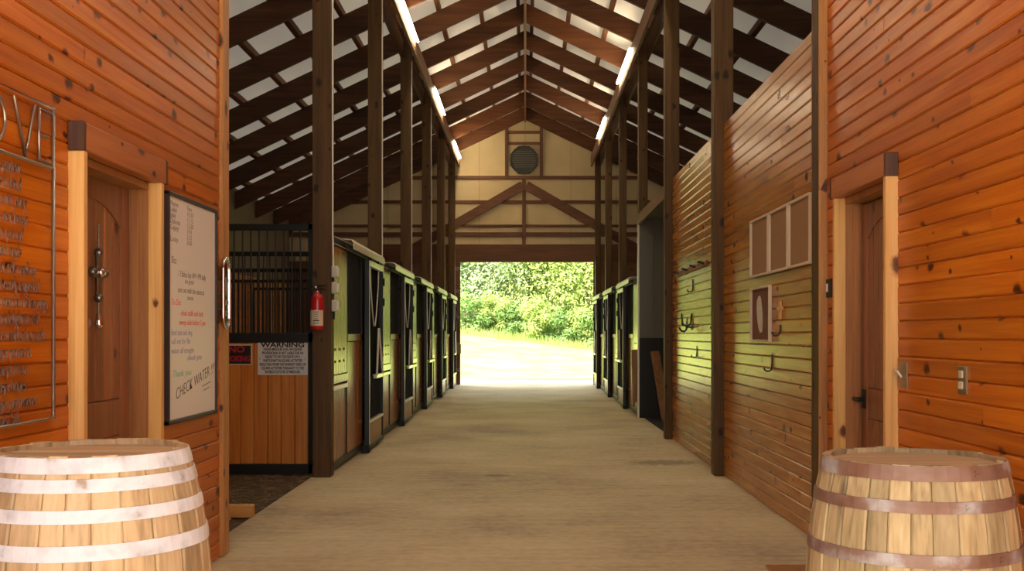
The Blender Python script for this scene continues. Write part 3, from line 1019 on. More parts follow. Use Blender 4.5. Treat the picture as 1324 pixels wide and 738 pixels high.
# board wall at the back of the stalls
tw = MB()
for k in range(14):
    B(-XO + 0.002, -XO + 0.025, 6.7, YB, 0.02 + k * 0.19, 0.2 + k * 0.19, 0.006).build('kick_plank', 'sign_board_wood', bpy.data.objects['wall_outer_left'])

# ------------------------------------------------------------------ wash bay on the right
wb = struct(empty('wall_wash_bay', (3.0, 17.7, 0)), 'grey ribbed wall of the wash bay with a black lower half')
yw = RPY[2] - 0.13
x = 1.84
k = 0
while x < 4.8:
    B(x, x + 0.225, yw, yw + 0.04, 1.29, 3.22, 0.003).build('wall_panel', 'wash_panel', wb)
    B(x + 0.225, x + 0.245, yw - 0.015, yw + 0.04, 1.29, 3.22, 0.004).build('rib', 'wash_panel', wb)
    x += 0.245
B(1.845, 4.79, yw - 0.012, yw + 0.03, 0.0, 1.29, 0.004).build('rubber_lining', 'rubber', wb)
struct(B(4.8, 4.9, 14.3, yw + 0.04, 0, 3.22).build('wall_wash_rear', 'wash_panel'))
struct(B(1.98, 4.8, 14.30, 14.36, 0, 3.22).build('wall_wash_near', 'wash_panel'))
struct(B(1.86, 4.9, 14.3, yw, 3.22, 3.28).build('ceiling_wash_bay', 'wash_panel'))
struct(B(1.815, 1.86, 14.3, yw + 0.05, 3.12, 3.28, 0.004).build('trim_2', 'beam_wood'))
struct(B(1.815, 1.845, yw - 0.01, yw + 0.05, 0, 3.12, 0.003).build('trim_3', 'hood_metal'))
struct(B(1.93, 4.8, 14.36, yw - 0.012, -0.012, 0.004).build('floor_wash_bay', 'rubber'))

o = MB().bar((1.812, 17.985, 0.24), (1.79, 17.975, 1.10), 0.105, 0.04, (0, -1, 0), 0.004).build('hanging_plank', 'lean_plank')
tag(o, 'short dark plank fixed to the stall front beside the wash bay', 'plank')
o = MB().bar((2.17, 16.85, 0.02), (2.08, 17.62, 1.07), 0.14, 0.04, (0, -1, 0.6), 0.004).build('leaning_plank', 'lean_plank')
tag(o, 'brown plank leaning on the black lower wall of the wash bay', 'plank')

# ------------------------------------------------------------------ barrels
def barrel(cx, cy, H, rh, rbg, hoops, stave_m, hoop_m, label, n=26, rot=0.0, seed=1):
    t = empty('barrel', (cx, cy, 0), label, 'barrel', 'barrels')
    r_ = random.Random(seed)
    zc = H / 2
    R = lambda z: rbg - (rbg - rh) * ((z - zc) / zc) ** 2
    ang = [r_.uniform(0.75, 1.25) for _ in range(n)]
    S = sum(ang)
    a0 = rot
    zs = [H * k / 10 for k in range(11)]
    for k in range(n):
        a1 = a0 + 2 * math.pi * ang[k] / S
        g = 0.0022
        m = MB()
        vv, ff = [], []
        top_j = r_.uniform(-0.004, 0.002)
        dr_ = r_.uniform(-0.0015, 0.0015)
        cols = [a0 + g, a0 + g + 0.02, (a0 + a1) / 2, a1 - g - 0.02, a1 - g]
        ins = [0.004, 0, 0, 0, 0.004]
        for z in zs:
            z2 = z + (top_j if z > H - 0.01 else 0)
            for a, q in zip(cols, ins):
                rr = R(z) - q + dr_
                vv.append((cx + rr * math.cos(a), cy + rr * math.sin(a), z2))
            for a in (a1 - g, a0 + g):
                rr = R(z) - 0.026
                vv.append((cx + rr * math.cos(a), cy + rr * math.sin(a), z2))
        w = 7
        for i in range(len(zs) - 1):
            for c in range(w):
                d = (c + 1) % w
                ff.append((i * w + c, i * w + d, (i + 1) * w + d, (i + 1) * w + c))
        ff.append(tuple(reversed(range(w))))
        ff.append(tuple(range((len(zs) - 1) * w, len(zs) * w)))
        m.add(vv, ff)
        m.build('stave', stave_m, t)
        a0 = a1
    for (z0, z1) in hoops:
        m = MB()
        pr = [(R(z0) + 0.0035, z0), (R((z0 + z1) / 2) + 0.0045, (z0 + z1) / 2), (R(z1) + 0.0035, z1), (R(z1) - 0.002, z1), (R(z0) - 0.002, z0), (R(z0) + 0.0035, z0)]
        m.lathe(pr, cx, cy, 48, smooth=False)
        hp = m.build('hoop', hoop_m, t)
        a = -math.pi / 2 + r_.uniform(-0.9, 0.9)
        for q in (0.012, 0.03):
            for zz_ in (0.35, 0.65):
                z = z0 + (z1 - z0) * zz_
                rr = R(z) + 0.003
                p0 = Vector((cx + rr * math.cos(a + q), cy + rr * math.sin(a + q), z))
                d = Vector((math.cos(a + q), math.sin(a + q), 0))
                MB().tube([p0, p0 + d * 0.004], 0.004, 6).build('rivet', hoop_m, hp)
    rr = R(H) - 0.022
    zt = H - 0.017
    nb = 6
    for k in range(nb):
        x0 = -rr + 2 * rr * k / nb + 0.001
        x1 = -rr + 2 * rr * (k + 1) / nb - 0.001
        pts = []
        for u in range(7):
            y = x0 + (x1 - x0) * u / 6
            pts.append((y, math.sqrt(max(0, rr * rr - y * y))))
        poly = [(cx + q, cy + p) for p, q in pts] + [(cx - q, cy + p) for p, q in reversed(pts)]
        clean = []
        for p in poly:
            if not clean or (abs(p[0] - clean[-1][0]) + abs(p[1] - clean[-1][1])) > 1e-5:
                clean.append(p)
        MB().prism(clean, zt - 0.02, zt, 'xy').build('head_board', 'barrel_head_wood', t)
    return t


HL = 0.998
hl = [(HL - 0.048, HL - 0.004), (0.897, 0.935), (0.812, 0.85), (0.708, 0.752)]
hl += [(HL - b_, HL - a) for a, b_ in hl]
barrel(-1.352, 3.43, HL, 0.285, 0.362, hl, 'stave_light', 'hoop_white', 'oak barrel with worn white hoops standing by the left pine wall', seed=4, rot=0.1)
HR = 0.958
hr = [(HR - 0.046, HR - 0.003), (0.818, 0.853), (0.660, 0.698)]
hr += [(HR - b_, HR - a) for a, b_ in hr]
barrel(1.252, 3.55, HR, 0.28, 0.336, hr, 'stave_grey', 'hoop_rust', 'weathered oak barrel with rusty brown hoops by the right pine wall', seed=9, rot=0.3)

# ------------------------------------------------------------------ things on the left wall
R_L, U_ = (0, 1, 0), (0, 0, 1)
sx_ = WLX + 0.02
sign = empty('metal_word_sign', (sx_, 3.85, 1.02), 'large bent-wire sign of script lines under big letters on the pine wall', 'sign')
y0, y1 = 3.36, 4.26
MB().tube([(sx_, y0, 1.025), (sx_, y1, 1.025), (sx_, y1, 2.225), (sx_, y0, 2.225), (sx_, y0, 1.025)], 0.0075, 8).build('frame', 'wire_metal', sign)
MB().tube([(sx_, y0, 1.99), (sx_, y1, 1.99)], 0.0065, 8).build('crossbar', 'wire_metal', sign)
zb, zt = 2.0, 2.205
letters = {
    'L': [[(3.38, zt), (3.38, zb + .01), (3.52, zb + .01)]],
    'O': [[(3.735 + 0.13 * math.cos(a * math.pi / 12), (zb + zt) / 2 + 0.098 * math.sin(a * math.pi / 12)) for a in range(25)]],
    'V': [[(3.93, zt), (4.02, zb + .005), (4.10, zt)]],
    'E': [[(4.235, zt - .005), (4.135, zt - .005), (4.135, zb + .008), (4.235, zb + .008)], [(4.135, (zb + zt) / 2), (4.205, (zb + zt) / 2)]],
}
for ch, strokes in letters.items():
    m = MB()
    for st_ in strokes:
        m.tube([(sx_, a, b_) for a, b_ in st_], 0.007, 8)
    m.build('letter', 'wire_metal', sign)
lines = ['is patient', 'love is kind', 'It does not envy', 'it does not boast', 'it is not proud', 'it is not rude', 'it is not self seeking',
         'not easily angered', 'keeps no record of wrongs', 'does not delight in evil', 'but rejoices with the truth', 'it always protects', 'always trusts',
         'always hopes', 'always perseveres', 'love never fails']
ends = [3.985, 3.985, 4.03, 4.04, 4.0, 3.99, 4.11, 4.138, 4.21, 4.138, 4.18, 4.07, 4.048, 4.03, 4.118, 3.98]
for k, (ln, e) in enumerate(zip(lines, ends)):
    z = 1.952 - k * 0.0605
    text(ln, 0.082, (sx_, e, z), R_L, U_, 'wire_metal', 'script_line', sign, 'RIGHT', 0.002, 0.25, 0.62, -0.0027)

# whiteboard
bd = empty('whiteboard', (WLX + 0.02, 6.04, 0.88), 'black-framed whiteboard covered in handwritten notes beside the door', 'whiteboard')
by0, by1, bz0, bz1 = 5.60, 6.49, 0.885, 2.085
B(WLX + 0.004, WLX + 0.022, by0 + 0.01, by1 - 0.01, bz0 + 0.01, bz1 - 0.01).build('panel', 'whiteboard', bd)
for (a, b_, c, d) in ((by0, by0 + 0.022, bz0, bz1), (by1 - 0.022, by1, bz0, bz1), (by0, by1, bz0, bz0 + 0.022), (by0, by1, bz1 - 0.022, bz1)):
    B(WLX + 0.002, WLX + 0.034, a, b_, c, d, 0.004).build('frame_rail', 'board_frame', bd)
bx = WLX + 0.0225


def note(body, y, z, size, mat, sxx=1.0, shear=0.15, bold=0.0):
    text(body, size, (bx, y, z), R_L, U_, mat, 'handwriting', bd, 'LEFT', 0.0004, shear, sxx, bold)


for k, (a, b_) in enumerate((('Name', '9am'), ('Luke', '10:30'), ('Jake', '11:15'), ('Dakota', '12:30'), ('Cappy', '1:45'), ('', '2:15'), ('Lucky', '3:30'))):
    z = 2.03 - k * 0.031
    if a:
        note(a, by0 + 0.05, z, 0.040, 'ink_grey', 1.4)
    note(b_, by0 + 0.33, z, 0.038, 'ink_grey', 1.4)
note('Bo:', by0 + 0.07, 1.735, 0.055, 'ink_grey', 1.2)
note('- 2 flakes hay AM + PM daily', by0 + 0.18, 1.67, 0.046, 'ink_grey', 0.95)
note('no grain', by0 + 0.30, 1.635, 0.040, 'ink_grey', 1.2)
note('turn out with the mares at', by0 + 0.18, 1.585, 0.046, 'ink_grey', 0.95)
note('noon', by0 + 0.34, 1.547, 0.040, 'ink_grey', 1.3)
note('To Do:', by0 + 0.07, 1.517, 0.046, 'ink_red', 1.2)
note('- clean stalls and tack', by0 + 0.20, 1.463, 0.044, 'ink_red', 1.15)
note('sweep aisle before 5 pm', by0 + 0.20, 1.413, 0.042, 'ink_red', 1.15)
note('feed cats and dog', by0 + 0.07, 1.358, 0.044, 'ink_blue', 1.15)
note('call vet for Bo', by0 + 0.07, 1.312, 0.044, 'ink_blue', 1.3)
note('water all troughs', by0 + 0.07, 1.263, 0.044, 'ink_blue', 1.3)
note('check gate', by0 + 0.34, 1.222, 0.042, 'ink_blue', 1.5)
note('Thank you', by0 + 0.09, 1.142, 0.050, 'ink_green', 1.5)
text('CHECK WATER !!!', 0.085, (bx, by0 + 0.14, 1.03), (0, 0.985, 0.17), (0, -0.17, 0.985), 'ink_black', 'handwriting', bd, 'LEFT', 0.0004, 0.25, 1.05, -0.0012)
MB().bar((bx, by0 + 0.62, 1.055), (bx, by0 + 0.78, 1.075), 0.004, 0.0008, (1, 0, 0)).build('underline', 'ink_black', bd)
MB().bar((bx, by0 + 0.64, 1.03), (bx, by0 + 0.76, 1.045), 0.004, 0.0008, (1, 0, 0)).build('underline', 'ink_black', bd)

# rounded chrome plate on the corner post
cy0, cy1, cz0, cz1 = 6.585, 6.725, 1.385, 1.81
mp = empty('mirror_plate', (-1.82, 6.72, cz0), 'narrow rounded chrome-rimmed mirror plate on the corner post', 'mirror')
rr = (cy1 - cy0) / 2
pl_ = []
for k in range(13):
    a = math.pi * k / 12
    pl_.append(((cy0 + cy1) / 2 + rr * math.cos(a), cz1 - rr + rr * math.sin(a)))
for k in range(13):
    a = math.pi + math.pi * k / 12
    pl_.append(((cy0 + cy1) / 2 + rr * math.cos(a), cz0 + rr + rr * math.sin(a)))
MB().prism(pl_, -1.828, -1.812, 'yz').build('plate', 'chrome', mp)
MB().tube([(-1.810, a, b_) for a, b_ in pl_ + pl_[:1]], 0.011, 8, False).build('rim', 'chrome', mp)
for z in (1.46, 1.53, 1.66):
    MB().box(-1.812, -1.803, 6.64, 6.675, z, z + 0.03, 0.003).build('emblem', 'pewter', mp)

# hanging cross on the left door
cx_ = WLX - 0.095 + 0.012
cr = empty('hanging_cross', (cx_, 4.98, 1.38), 'ornate dark metal cross with a glass drop hung on the left door', 'ornament')
ycr = 4.98
MB().box(cx_ - 0.006, cx_ + 0.006, ycr - 0.024, ycr + 0.024, 1.52, 1.72, 0.005).box(cx_ - 0.006, cx_ + 0.006, ycr - 0.07, ycr + 0.07, 1.606, 1.654, 0.005).build('cross', 'pewter', cr)
for (a, z) in ((-0.07, 1.63), (0.07, 1.63), (0, 1.72), (0, 1.515)):
    MB().lathe([(0.001, z - 0.022), (0.016, z - 0.015), (0.022, z), (0.016, z + 0.015), (0.001, z + 0.022)], cx_, ycr + a, 10).build('finial', 'pewter', cr)
MB().lathe([(0.001, 1.608), (0.016, 1.615), (0.02, 1.63), (0.016, 1.645), (0.001, 1.652)], cx_ + 0.008, ycr, 10).build('boss', 'chrome', cr)
ch = MB()
for k in range(9):
    z = 1.735 + k * 0.013
    ch.tube([(cx_, ycr, z), (cx_, ycr, z + 0.010)], 0.004, 6)
for k in range(5):
    z = 1.445 + k * 0.013
    ch.tube([(cx_, ycr, z), (cx_, ycr, z + 0.010)], 0.004, 6)
ch.build('chain', 'pewter', cr)
MB().lathe([(0.001, 1.375), (0.014, 1.382), (0.02, 1.395), (0.013, 1.42), (0.003, 1.445)], cx_, ycr, 12).build('drop', 'chrome', cr)

# timber block on the dirt floor
tb = empty('timber_block', (-2.3, 8.0, 0), 'raw yellow timber block lying on the dirt behind the left corner post', 'timber')
B(-2.75, -2.01, 8.08, 8.17, 0.0, 0.09, 0.006).build('block', 'raw_plank', tb)
B(-2.75, -2.16, 7.62, 8.075, -0.012, 0.02, 0.004).build('sole_board', 'raw_plank', tb)

# ------------------------------------------------------------------ extinguisher, electrics, signs
ex, ey = -1.947, 10.362 - 0.07
t = empty('fire_extinguisher', (ex, ey, 1.385), 'red fire extinguisher with a white label on the nearest left post', 'fire extinguisher')
MB().lathe([(0.001, 1.385), (0.045, 1.388), (0.06, 1.40), (0.064, 1.42), (0.064, 1.67), (0.058, 1.70), (0.04, 1.725), (0.022, 1.735), (0.02, 1.755), (0.001, 1.756)], ex, ey, 24).build('cylinder', 'extinguisher_red', t)
lab = MB()
nn = 14
vv = []
for z in (1.43, 1.575):
    for k in range(nn + 1):
        a = -math.pi / 2 - 1.15 + 2.3 * k / nn
        vv.append((ex + 0.0655 * math.cos(a), ey + 0.0655 * math.sin(a), z))
lab.add(vv, [(k, k + 1, nn + 2 + k, nn + 1 + k) for k in range(nn)], True)
lb = lab.build('label_band', 'sign_cream', t)
for k, w in enumerate((0.05, 0.04, 0.05, 0.035, 0.055, 0.05)):
    z = 1.555 - k * 0.021
    B(ex - w / 2, ex + w / 2, ey - 0.0675, ey - 0.060, z, z + (0.006 if k != 4 else 0.012)).build('print_line', 'ink_black', lb)
MB().tube([(ex, ey, 1.75), (ex, ey, 1.79)], 0.018, 10).tube([(ex - 0.02, ey - 0.005, 1.795), (ex + 0.09, ey - 0.02, 1.81)], 0.008, 6).tube([(ex - 0.02, ey - 0.005, 1.775), (ex + 0.085, ey - 0.02, 1.765)], 0.007, 6).build('valve', 'black_metal', t)
MB().tube([(ex - 0.02, ey - 0.02, 1.775), (ex - 0.07, ey - 0.02, 1.76), (ex - 0.075, ey - 0.01, 1.66), (ex - 0.07, ey, 1.5)], 0.008, 6).build('hose', 'black_metal', t)
MB().lathe([(0.001, 1.776), (0.014, 1.778), (0.014, 1.80), (0.001, 1.802)], ex - 0.012, ey - 0.02, 12).build('gauge', 'chrome', t)
B(ex - 0.02, ex + 0.02, 10.345, 10.363, 1.5, 1.78, 0.002).build('bracket', 'black_metal', t)

pxa = -1.835
eb = empty('socket_boxes', (pxa, 10.43, 1.55), 'three grey electrical boxes under a white conduit on the extinguisher post', 'socket box')
for z in (1.943, 1.79, 1.62):
    b_ = B(pxa, pxa + 0.05, 10.39, 10.47, z - 0.055, z + 0.055, 0.006).build('box', 'grey_plastic', eb)
    B(pxa + 0.05, pxa + 0.062, 10.395, 10.465, z - 0.045, z + 0.045, 0.004).build('cover', 'white_plastic', b_)
MB().tube([(pxa + 0.012, 10.43, 2.0), (pxa + 0.012, 10.43, 2.12), (pxa + 0.012, 10.40, 2.3), (pxa + 0.012, 10.40, 5.75)], 0.008, 8).build('conduit', 'white_plastic', eb)
MB().tube([(pxa + 0.015, 10.43, 1.9), (pxa + 0.015, 10.43, 1.66)], 0.008, 8).tube([(pxa + 0.015, 10.43, 1.57), (pxa + 0.02, 10.42, 1.49)], 0.012, 8).build('cable', 'black_metal', eb)

# conduit lines on the farther posts
for k in (1, 2, 3):
    o = MB().tube([(-1.828, LPY[k] - 0.06, 2.34), (-1.828, LPY[k] - 0.06, 5.75)], 0.007, 8).build('conduit', 'white_plastic')
    tag(o, 'thin pale conduit running up the %s left post' % ordn[k], 'conduit', 'conduits on the left posts')

SY = 10.658
ws = empty('warning_sign', (-2.352, SY, 0.954), 'white equine liability warning sign with black lettering on the boards', 'sign')
B(-2.595, -2.11, SY - 0.003, SY + 0.003, 0.954, 1.283, 0.001).build('plate', 'sign_white', ws)
RX = (1, 0, 0)
text('WARNING', 0.064, (-2.352, SY - 0.0045, 1.245), RX, U_, 'sign_black', 'heading', ws, 'CENTER', 0.0008, 0, 1.36, 0.002)
body = ['UNDER MISSOURI LAW, AN EQUINE', 'PROFESSIONAL IS NOT LIABLE FOR AN', 'INJURY TO OR THE DEATH OF A', 'PARTICIPANT IN EQUINE ACTIVITIES',
        'RESULTING FROM THE INHERENT RISKS OF', 'EQUINE ACTIVITIES PURSUANT TO THE', 'REVISED STATUTES OF MISSOURI.']
for k, ln in enumerate(body):
    text(ln, 0.037, (-2.352, SY - 0.0045, 1.203 - k * 0.0365), RX, U_, 'sign_black', 'text_line', ws, 'CENTER', 0.0008, 0, 0.62, 0.0009)
for (a, z) in ((-2.575, 1.11), (-2.13, 1.11)):
    MB().tube([(a, SY - 0.006, z), (a, SY - 0.002, z)], 0.005, 8).build('screw', 'pewter', ws)
rs = empty('red_black_sign', (-2.80, SY, 1.05), 'small black sign with red lettering and a cream border', 'sign')
B(-2.955, -2.648, SY - 0.003, SY + 0.003, 1.05, 1.253, 0.001).build('border', 'sign_cream', rs)
B(-2.942, -2.661, SY - 0.0045, SY - 0.0028, 1.063, 1.240).build('plate', 'sign_black', rs)
text('NO', 0.085, (-2.80, SY - 0.0055, 1.20), RX, U_, 'sign_red', 'lettering', rs, 'CENTER', 0.0008, 0, 1.2, 0.003)
text('SMOKING', 0.075, (-2.80, SY - 0.0055, 1.11), RX, U_, 'sign_red', 'lettering', rs, 'CENTER', 0.0008, 0, 0.82, 0.003)

# ------------------------------------------------------------------ things on the right walls
def framed_board(ya, yb, za, zb_, label, mat, group=None, tilt=0.0):
    t = empty('pin_board', (WAX - 0.02, (ya + yb) / 2, za), label, 'board', group)
    B(WAX - 0.012, WAX - 0.001, ya + 0.01, yb - 0.01, za + 0.01, zb_ - 0.01).build('panel', mat, t)
    w = 0.018
    for (a, b_, c, d) in ((ya, ya + w, za, zb_), (yb - w, yb, za, zb_), (ya + w, yb - w, za, za + w), (ya + w, yb - w, zb_ - w, zb_)):
        B(WAX - 0.03, WAX - 0.001, a, b_, c, d, 0.003).build('frame_rail', 'frame_cream', t)
    return t


b1 = framed_board(7.22, 7.81, 1.815, 2.285, 'largest-looking brown board with cream frame, nearest the corner post', 'cork', 'row of three brown boards')
framed_board(7.84, 8.44, 1.815, 2.285, 'middle brown board with cream frame in the row of three', 'cork', 'row of three brown boards')
framed_board(8.47, 9.13, 1.815, 2.285, 'brown board with cream frame at the far end of the row of three', 'cork', 'row of three brown boards')
b4 = framed_board(8.42, 9.12, 1.29, 1.73, 'small dark brown board with a torn white paper below the row of three', 'cork_dark')
pp = [(8.72, 1.37), (8.80, 1.36), (8.86, 1.40), (8.90, 1.46), (8.93, 1.55), (8.92, 1.62), (8.86, 1.655), (8.80, 1.66), (8.76, 1.63), (8.72, 1.55), (8.70, 1.46)]
o = MB().prism(pp, WAX - 0.0135, WAX - 0.0122, 'yz').build('paper_sheet', 'paper')
tag(o, 'torn white paper pinned to the small dark board', 'paper')
cz = empty('wooden_cross', (WAX - 0.01, 8.12, 1.44), 'small pale wooden cross on the varnished plank wall', 'cross')
B(WAX - 0.02, WAX, 8.10, 8.14, 1.46, 1.60, 0.003).build('upright', 'pale_pine', cz)
B(WAX - 0.022, WAX, 8.05, 8.19, 1.525, 1.555, 0.003).build('arm', 'pale_pine', cz)


def hook(y, z, L, label, group='iron hooks on the plank wall'):
    t = empty('wall_hook', (WAX, y, z - L), label, 'hook', group)
    B(WAX - 0.008, WAX, y - 0.012, y + 0.012, z - L * 0.7, z, 0.002).build('plate', 'hook_metal', t)
    pts = [(WAX - 0.006, y, z - L * 0.55)]
    for k in range(7):
        a = math.pi * k / 6
        pts.append((WAX - 0.035 + 0.03 * math.cos(a), y, z - L * 0.75 - 0.03 * math.sin(a)))
    MB().tube(pts, 0.007, 6).build('prong', 'hook_metal', t)


hook(8.42, 1.20, 0.14, 'black iron hook below the small dark board')
hook(8.15, 1.42, 0.07, 'tiny black hook below the wooden cross')
hook(12.1, 1.22, 0.13, 'black iron hook low on the far half of the plank wall')
hook(12.4, 1.97, 0.15, 'black iron hook above the bridle bracket')
hook(13.9, 1.54, 0.11, 'black iron hook next to the far wall post')
hook(12.85, 1.54, 0.08, 'small black hook beside the bridle bracket')
hook(10.85, 1.55, 0.17, 'black iron hook right of the bridle bracket by the middle post')
# bridle bracket
t = empty('bridle_bracket', (WAX, 12.47, 1.38), 'curved black iron bridle bracket with an upturned hook', 'bracket', 'iron hooks on the plank wall')
B(WAX - 0.01, WAX, 12.43, 12.51, 1.40, 1.47, 0.003).build('plate', 'hook_metal', t)
u = [(WAX - 0.005, 12.47, 1.585), (WAX - 0.012, 12.47, 1.50)] + [(WAX - 0.062 + 0.05 * math.cos(a), 12.47, 1.495 - 0.05 * math.sin(a)) for a in [math.pi * k / 8 for k in range(1, 8)]] + [(WAX - 0.112, 12.47, 1.50), (WAX - 0.118, 12.47, 1.585)]
MB().tube(u, 0.010, 8).build('cradle', 'hook_metal', t)
hk = [(WAX - 0.062, 12.47, 1.45), (WAX - 0.064, 12.47, 1.405), (WAX - 0.085, 12.47, 1.382), (WAX - 0.12, 12.47, 1.385), (WAX - 0.138, 12.47, 1.41), (WAX - 0.145, 12.47, 1.43)]
MB().tube(hk, 0.011, 8).tube([(WAX - 0.062, 12.47, 1.43), (WAX, 12.47, 1.43)], 0.009, 8).build('hook', 'hook_metal', t)
# saddle rack strip higher up
t = empty('tack_rail', (WAX, 12.3, 2.02), 'dark wooden tack rail with pegs on the far half of the plank wall', 'rack')
B(WAX - 0.02, WAX, 11.4, 13.7, 2.06, 2.12, 0.004).build('rail', 'lean_plank', t)
for y in (11.5, 12.1, 12.7, 13.4):
    MB().tube([(WAX - 0.015, y, 2.09), (WAX - 0.09, y, 2.11)], 0.012, 8).build('peg', 'hook_metal', t)

# switches on the right pine wall
t = empty('switch_plate', (WRX, 6.67, 1.56), 'dark metal switch plate between corner post and door', 'switch', 'switch plates')
B(WRX - 0.012, WRX, 6.655, 6.785, 1.575, 1.69, 0.003).build('plate', 'hook_metal', t)
B(WRX - 0.02, WRX - 0.012, 6.735, 6.76, 1.61, 1.66, 0.002).build('toggle', 'white_plastic', t)
t = empty('switch_plate', (WRX, 5.43, 1.08), 'brass switch plate with a white cord hook beside the door frame', 'switch', 'switch plates')
B(WRX - 0.010, WRX, 5.36, 5.478, 1.085, 1.215, 0.003).build('plate', 'brass_plate', t)
MB().tube([(WRX - 0.012, 5.47, 1.165), (WRX - 0.03, 5.46, 1.17), (WRX - 0.035, 5.41, 1.165), (WRX - 0.03, 5.39, 1.15), (WRX - 0.02, 5.405, 1.14)], 0.006, 6).build('cord_hook', 'white_plastic', t)
t = empty('switch_plate', (WRX, 4.68, 1.05), 'narrow brass plate with two cream rocker switches above the barrel', 'switch', 'switch plates')
B(WRX - 0.010, WRX, 4.635, 4.725, 1.095, 1.215, 0.003).build('plate', 'brass_plate', t)
for z in (1.115, 1.162):
    B(WRX - 0.018, WRX - 0.010, 4.66, 4.70, z, z + 0.034, 0.003).build('rocker', 'frame_cream', t)

o = B(1.39, 1.80, 5.55, 6.36, 0.0, 0.018, 0.006).build('doormat', 'doormat')
tag(o, 'brown coir doormat in front of the right-hand door', 'doormat')

flush_text()

# ------------------------------------------------------------------ outdoors
def ground_z(x, y):
    t_ = min(1.0, max(0.0, (y - 33.0) / 20.0))
    t_ = t_ * t_ * (3 - 2 * t_)
    xx = max(-9, min(9, x))
    z = t_ * (1.05 - 0.125 * xx)
    if y > 53:
        z += (y - 53) * 0.10
    return z - 0.05


vv, ff = [], []
gx = [-70 + 2.5 * k for k in range(57)]
gy = [29.75 + 1.6 * k for k in range(46)]
for y in gy:
    for x in gx:
        vv.append((x, y, ground_z(x, y)))
for j in range(len(gy) - 1):
    for i in range(len(gx) - 1):
        a = j * len(gx) + i
        ff.append((a, a + 1, a + len(gx) + 1, a + len(gx)))
struct(MB().add(vv, ff, True).build('floor_meadow', 'grass'), 'sunlit grassy slope beyond the far doorway')
struct(B(-3.2, 3.2, YB + 0.5, YB + 3.5, -0.10, -0.015).build('floor_apron_back', 'apron'))
struct(B(-14, 14, -24, YF - 0.1, -0.12, -0.01).build('floor_apron_front', 'apron'))


def leafy(n_clump, leaves, rx, ry, h, h0, leaf, seed):
    r = random.Random(seed)
    vv, ff = [], []
    clumps = []
    for k in range(n_clump):
        u = r.uniform(0, 2 * math.pi); q = math.sqrt(r.random())
        zf = r.random()
        prof = math.sin(math.pi * min(1, 0.12 + 0.80 * zf)) ** 0.6
        clumps.append((q * rx * prof * math.cos(u), q * ry * prof * math.sin(u), h0 + (h - h0) * zf, r.uniform(0.16, 0.30) * h))
    for (cx, cy, cz, cr) in clumps:
        for k in range(leaves // n_clump):
            d = Vector((r.gauss(0, 1), r.gauss(0, 1), r.gauss(0, 1)))
            d.normalize()
            p = Vector((cx, cy, cz)) + d * cr * (r.random() ** 0.45) * Vector((1, 1, 0.75)).length / 1.6
            nrm = (d + Vector((r.uniform(-.7, .7), r.uniform(-.7, .7), r.uniform(-.2, .9)))).normalized()
            s = nrm.orthogonal().normalized()
            q = nrm.cross(s)
            a = r.uniform(0, 6.28)
            s, q = s * math.cos(a) + q * math.sin(a), q * math.cos(a) - s * math.sin(a)
            L = leaf * r.uniform(0.7, 1.3)
            n = len(vv)
            vv += [p - s * L, p - q * L * 0.45 + nrm * L * .12, p + s * L, p + q * L * 0.45 + nrm * L * .12]
            ff.append((n, n + 1, n + 2, n + 3))
    return vv, ff


def tree_meshes(name, mat, n_clump, leaves, rx, ry, h, h0, leaf, seed):
    v_, f_ = leafy(n_clump, leaves, rx, ry, h, h0, leaf, seed)
    m = MB().add(v_, f_)
    crown = m.mesh(name, (0, 0, 0), M[mat])
    tm = MB()
    tm.tube([(0, 0, -0.4), (0.05, 0, h * 0.3), (-0.05, 0.06, h * 0.6), (0, 0, h * 0.9)], [h * 0.022, h * 0.018, h * 0.012, h * 0.004], 8)
    r = random.Random(seed)
    for k in range(6):
        a = r.uniform(0, 6.28); z = h * r.uniform(0.3, 0.7)
        tm.tube([(0, 0, z), (math.cos(a) * rx * 0.6, math.sin(a) * ry * 0.6, z + h * 0.16)], [h * 0.009, h * 0.003], 6)
    return crown, tm.mesh('trunk', (0, 0, 0), M['trunk_bark'])


kinds = {
    'a': tree_meshes('crown', 'leaf_a', 46, 20000, 3.2, 3.0, 11, 0.6, 0.115, 1),
    'b': tree_meshes('crown', 'leaf_b', 46, 20000, 2.6, 2.6, 9, 0.4, 0.115, 2),
    'c': tree_meshes('crown', 'leaf_c', 46, 20000, 3.4, 3.2, 12, 0.8, 0.12, 3),
    's': tree_meshes('foliage', 'leaf_a', 20, 4500, 1.2, 1.1, 2.1, 0.15, 0.085, 4),
    't': tree_meshes('foliage', 'leaf_c', 20, 4500, 1.3, 1.1, 1.9, 0.15, 0.085, 5),
}


def plant(kind, x, y, sc, rz, name, label, cat, group):
    crown, trunk = kinds[kind]
    e = empty(name, (x, y, ground_z(x, y)), label, cat, group)
    e.rotation_euler = (0, 0, rz)
    e.scale = (sc, sc, sc)
    for nm, me in (('foliage', crown), ('trunk' if kind in 'abc' else 'stem', trunk)):
        o = bpy.data.objects.new(nm, me)
        C.objects.link(o)
        o.parent = e
    return e


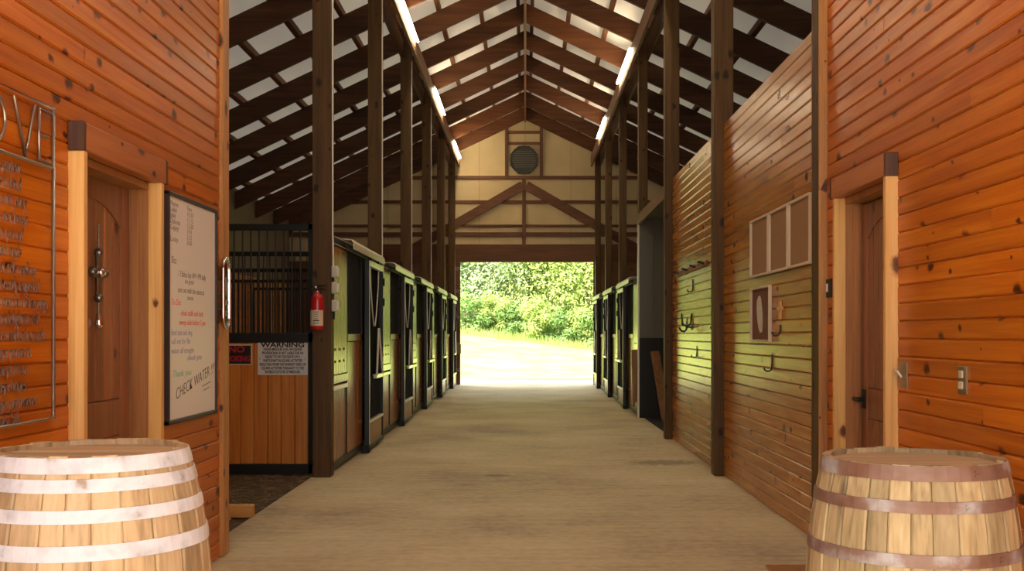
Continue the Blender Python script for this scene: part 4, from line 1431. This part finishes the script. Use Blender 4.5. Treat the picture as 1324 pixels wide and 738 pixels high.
rt = random.Random(21)
specs = [('c', -5.6, 58.5, 1.0, 'dark green tree at the left edge of the far doorway'),
         ('b', -2.6, 57.5, 0.95, 'pale silvery green tree left of centre in the far doorway'),
         ('a', 0.4, 59.5, 1.0, 'yellow-green tree in the centre of the far doorway'),
         ('a', 3.3, 57.0, 0.95, 'bright yellow-green tree at the right of the far doorway'),
         ('c', 2.1, 61.5, 1.0, 'darker tree behind the bright yellow-green tree')]
for kd, x, y, sc, lb_ in specs:
    plant(kd, x, y, sc, rt.uniform(0, 6.28), 'broadleaf_tree', lb_, 'tree', 'trees beyond the far doorway')
for k, x in enumerate((-12.5, -9, 6.8, 10.2, 13.5)):
    plant('abc'[k % 3], x, 59 + rt.uniform(-2, 5), rt.uniform(0.9, 1.2), rt.uniform(0, 6.28), 'broadleaf_tree',
          '%s of the wood beyond the meadow' % ['leftmost tree', 'second tree from the left', 'third tree from the right', 'second tree from the right', 'rightmost tree'][k], 'tree', 'trees beyond the far doorway')
for k, x in enumerate((-4.2, -2.9, -1.7, -0.6, 0.6, 1.7, 2.7, 3.8, -5.6, 5.0, -7.2, 6.4)):
    plant('st'[k % 2], x, 53.6 + rt.uniform(-0.6, 0.8), rt.uniform(0.7, 1.05), rt.uniform(0, 6.28), 'shrub',
          '%s shrub from the left along the wood edge beyond the meadow' % ({-7.2: 'first', -5.6: 'second', -4.2: 'third', -2.9: 'fourth', -1.7: 'fifth', -0.6: 'sixth', 0.6: 'seventh', 1.7: 'eighth', 2.7: 'ninth', 3.8: 'tenth', 5.0: 'eleventh', 6.4: 'twelfth'}[x]), 'shrub', 'shrubs at the wood edge')

# long grass along the wood edge
gm = MB()
vv, ff = [], []
for k in range(5000):
    x = rt.uniform(-8, 8); y = 51.5 + rt.uniform(0, 2.2)
    z = ground_z(x, y)
    a = rt.uniform(0, 3.14); w = 0.02; h = rt.uniform(0.15, 0.5) * (0.4 + (y - 51.5) / 2.2)
    n = len(vv)
    lx, ly = rt.uniform(-.12, .12), rt.uniform(-.12, .12)
    vv += [(x - w * math.cos(a), y - w * math.sin(a), z - 0.02), (x + w * math.cos(a), y + w * math.sin(a), z - 0.02), (x + lx, y + ly, z + h)]
    ff.append((n, n + 1, n + 2))
tag(gm.add(vv, ff).build('long_grass', 'leaf_a'), 'long unmown grass along the edge of the wood', 'grass', kind='stuff')
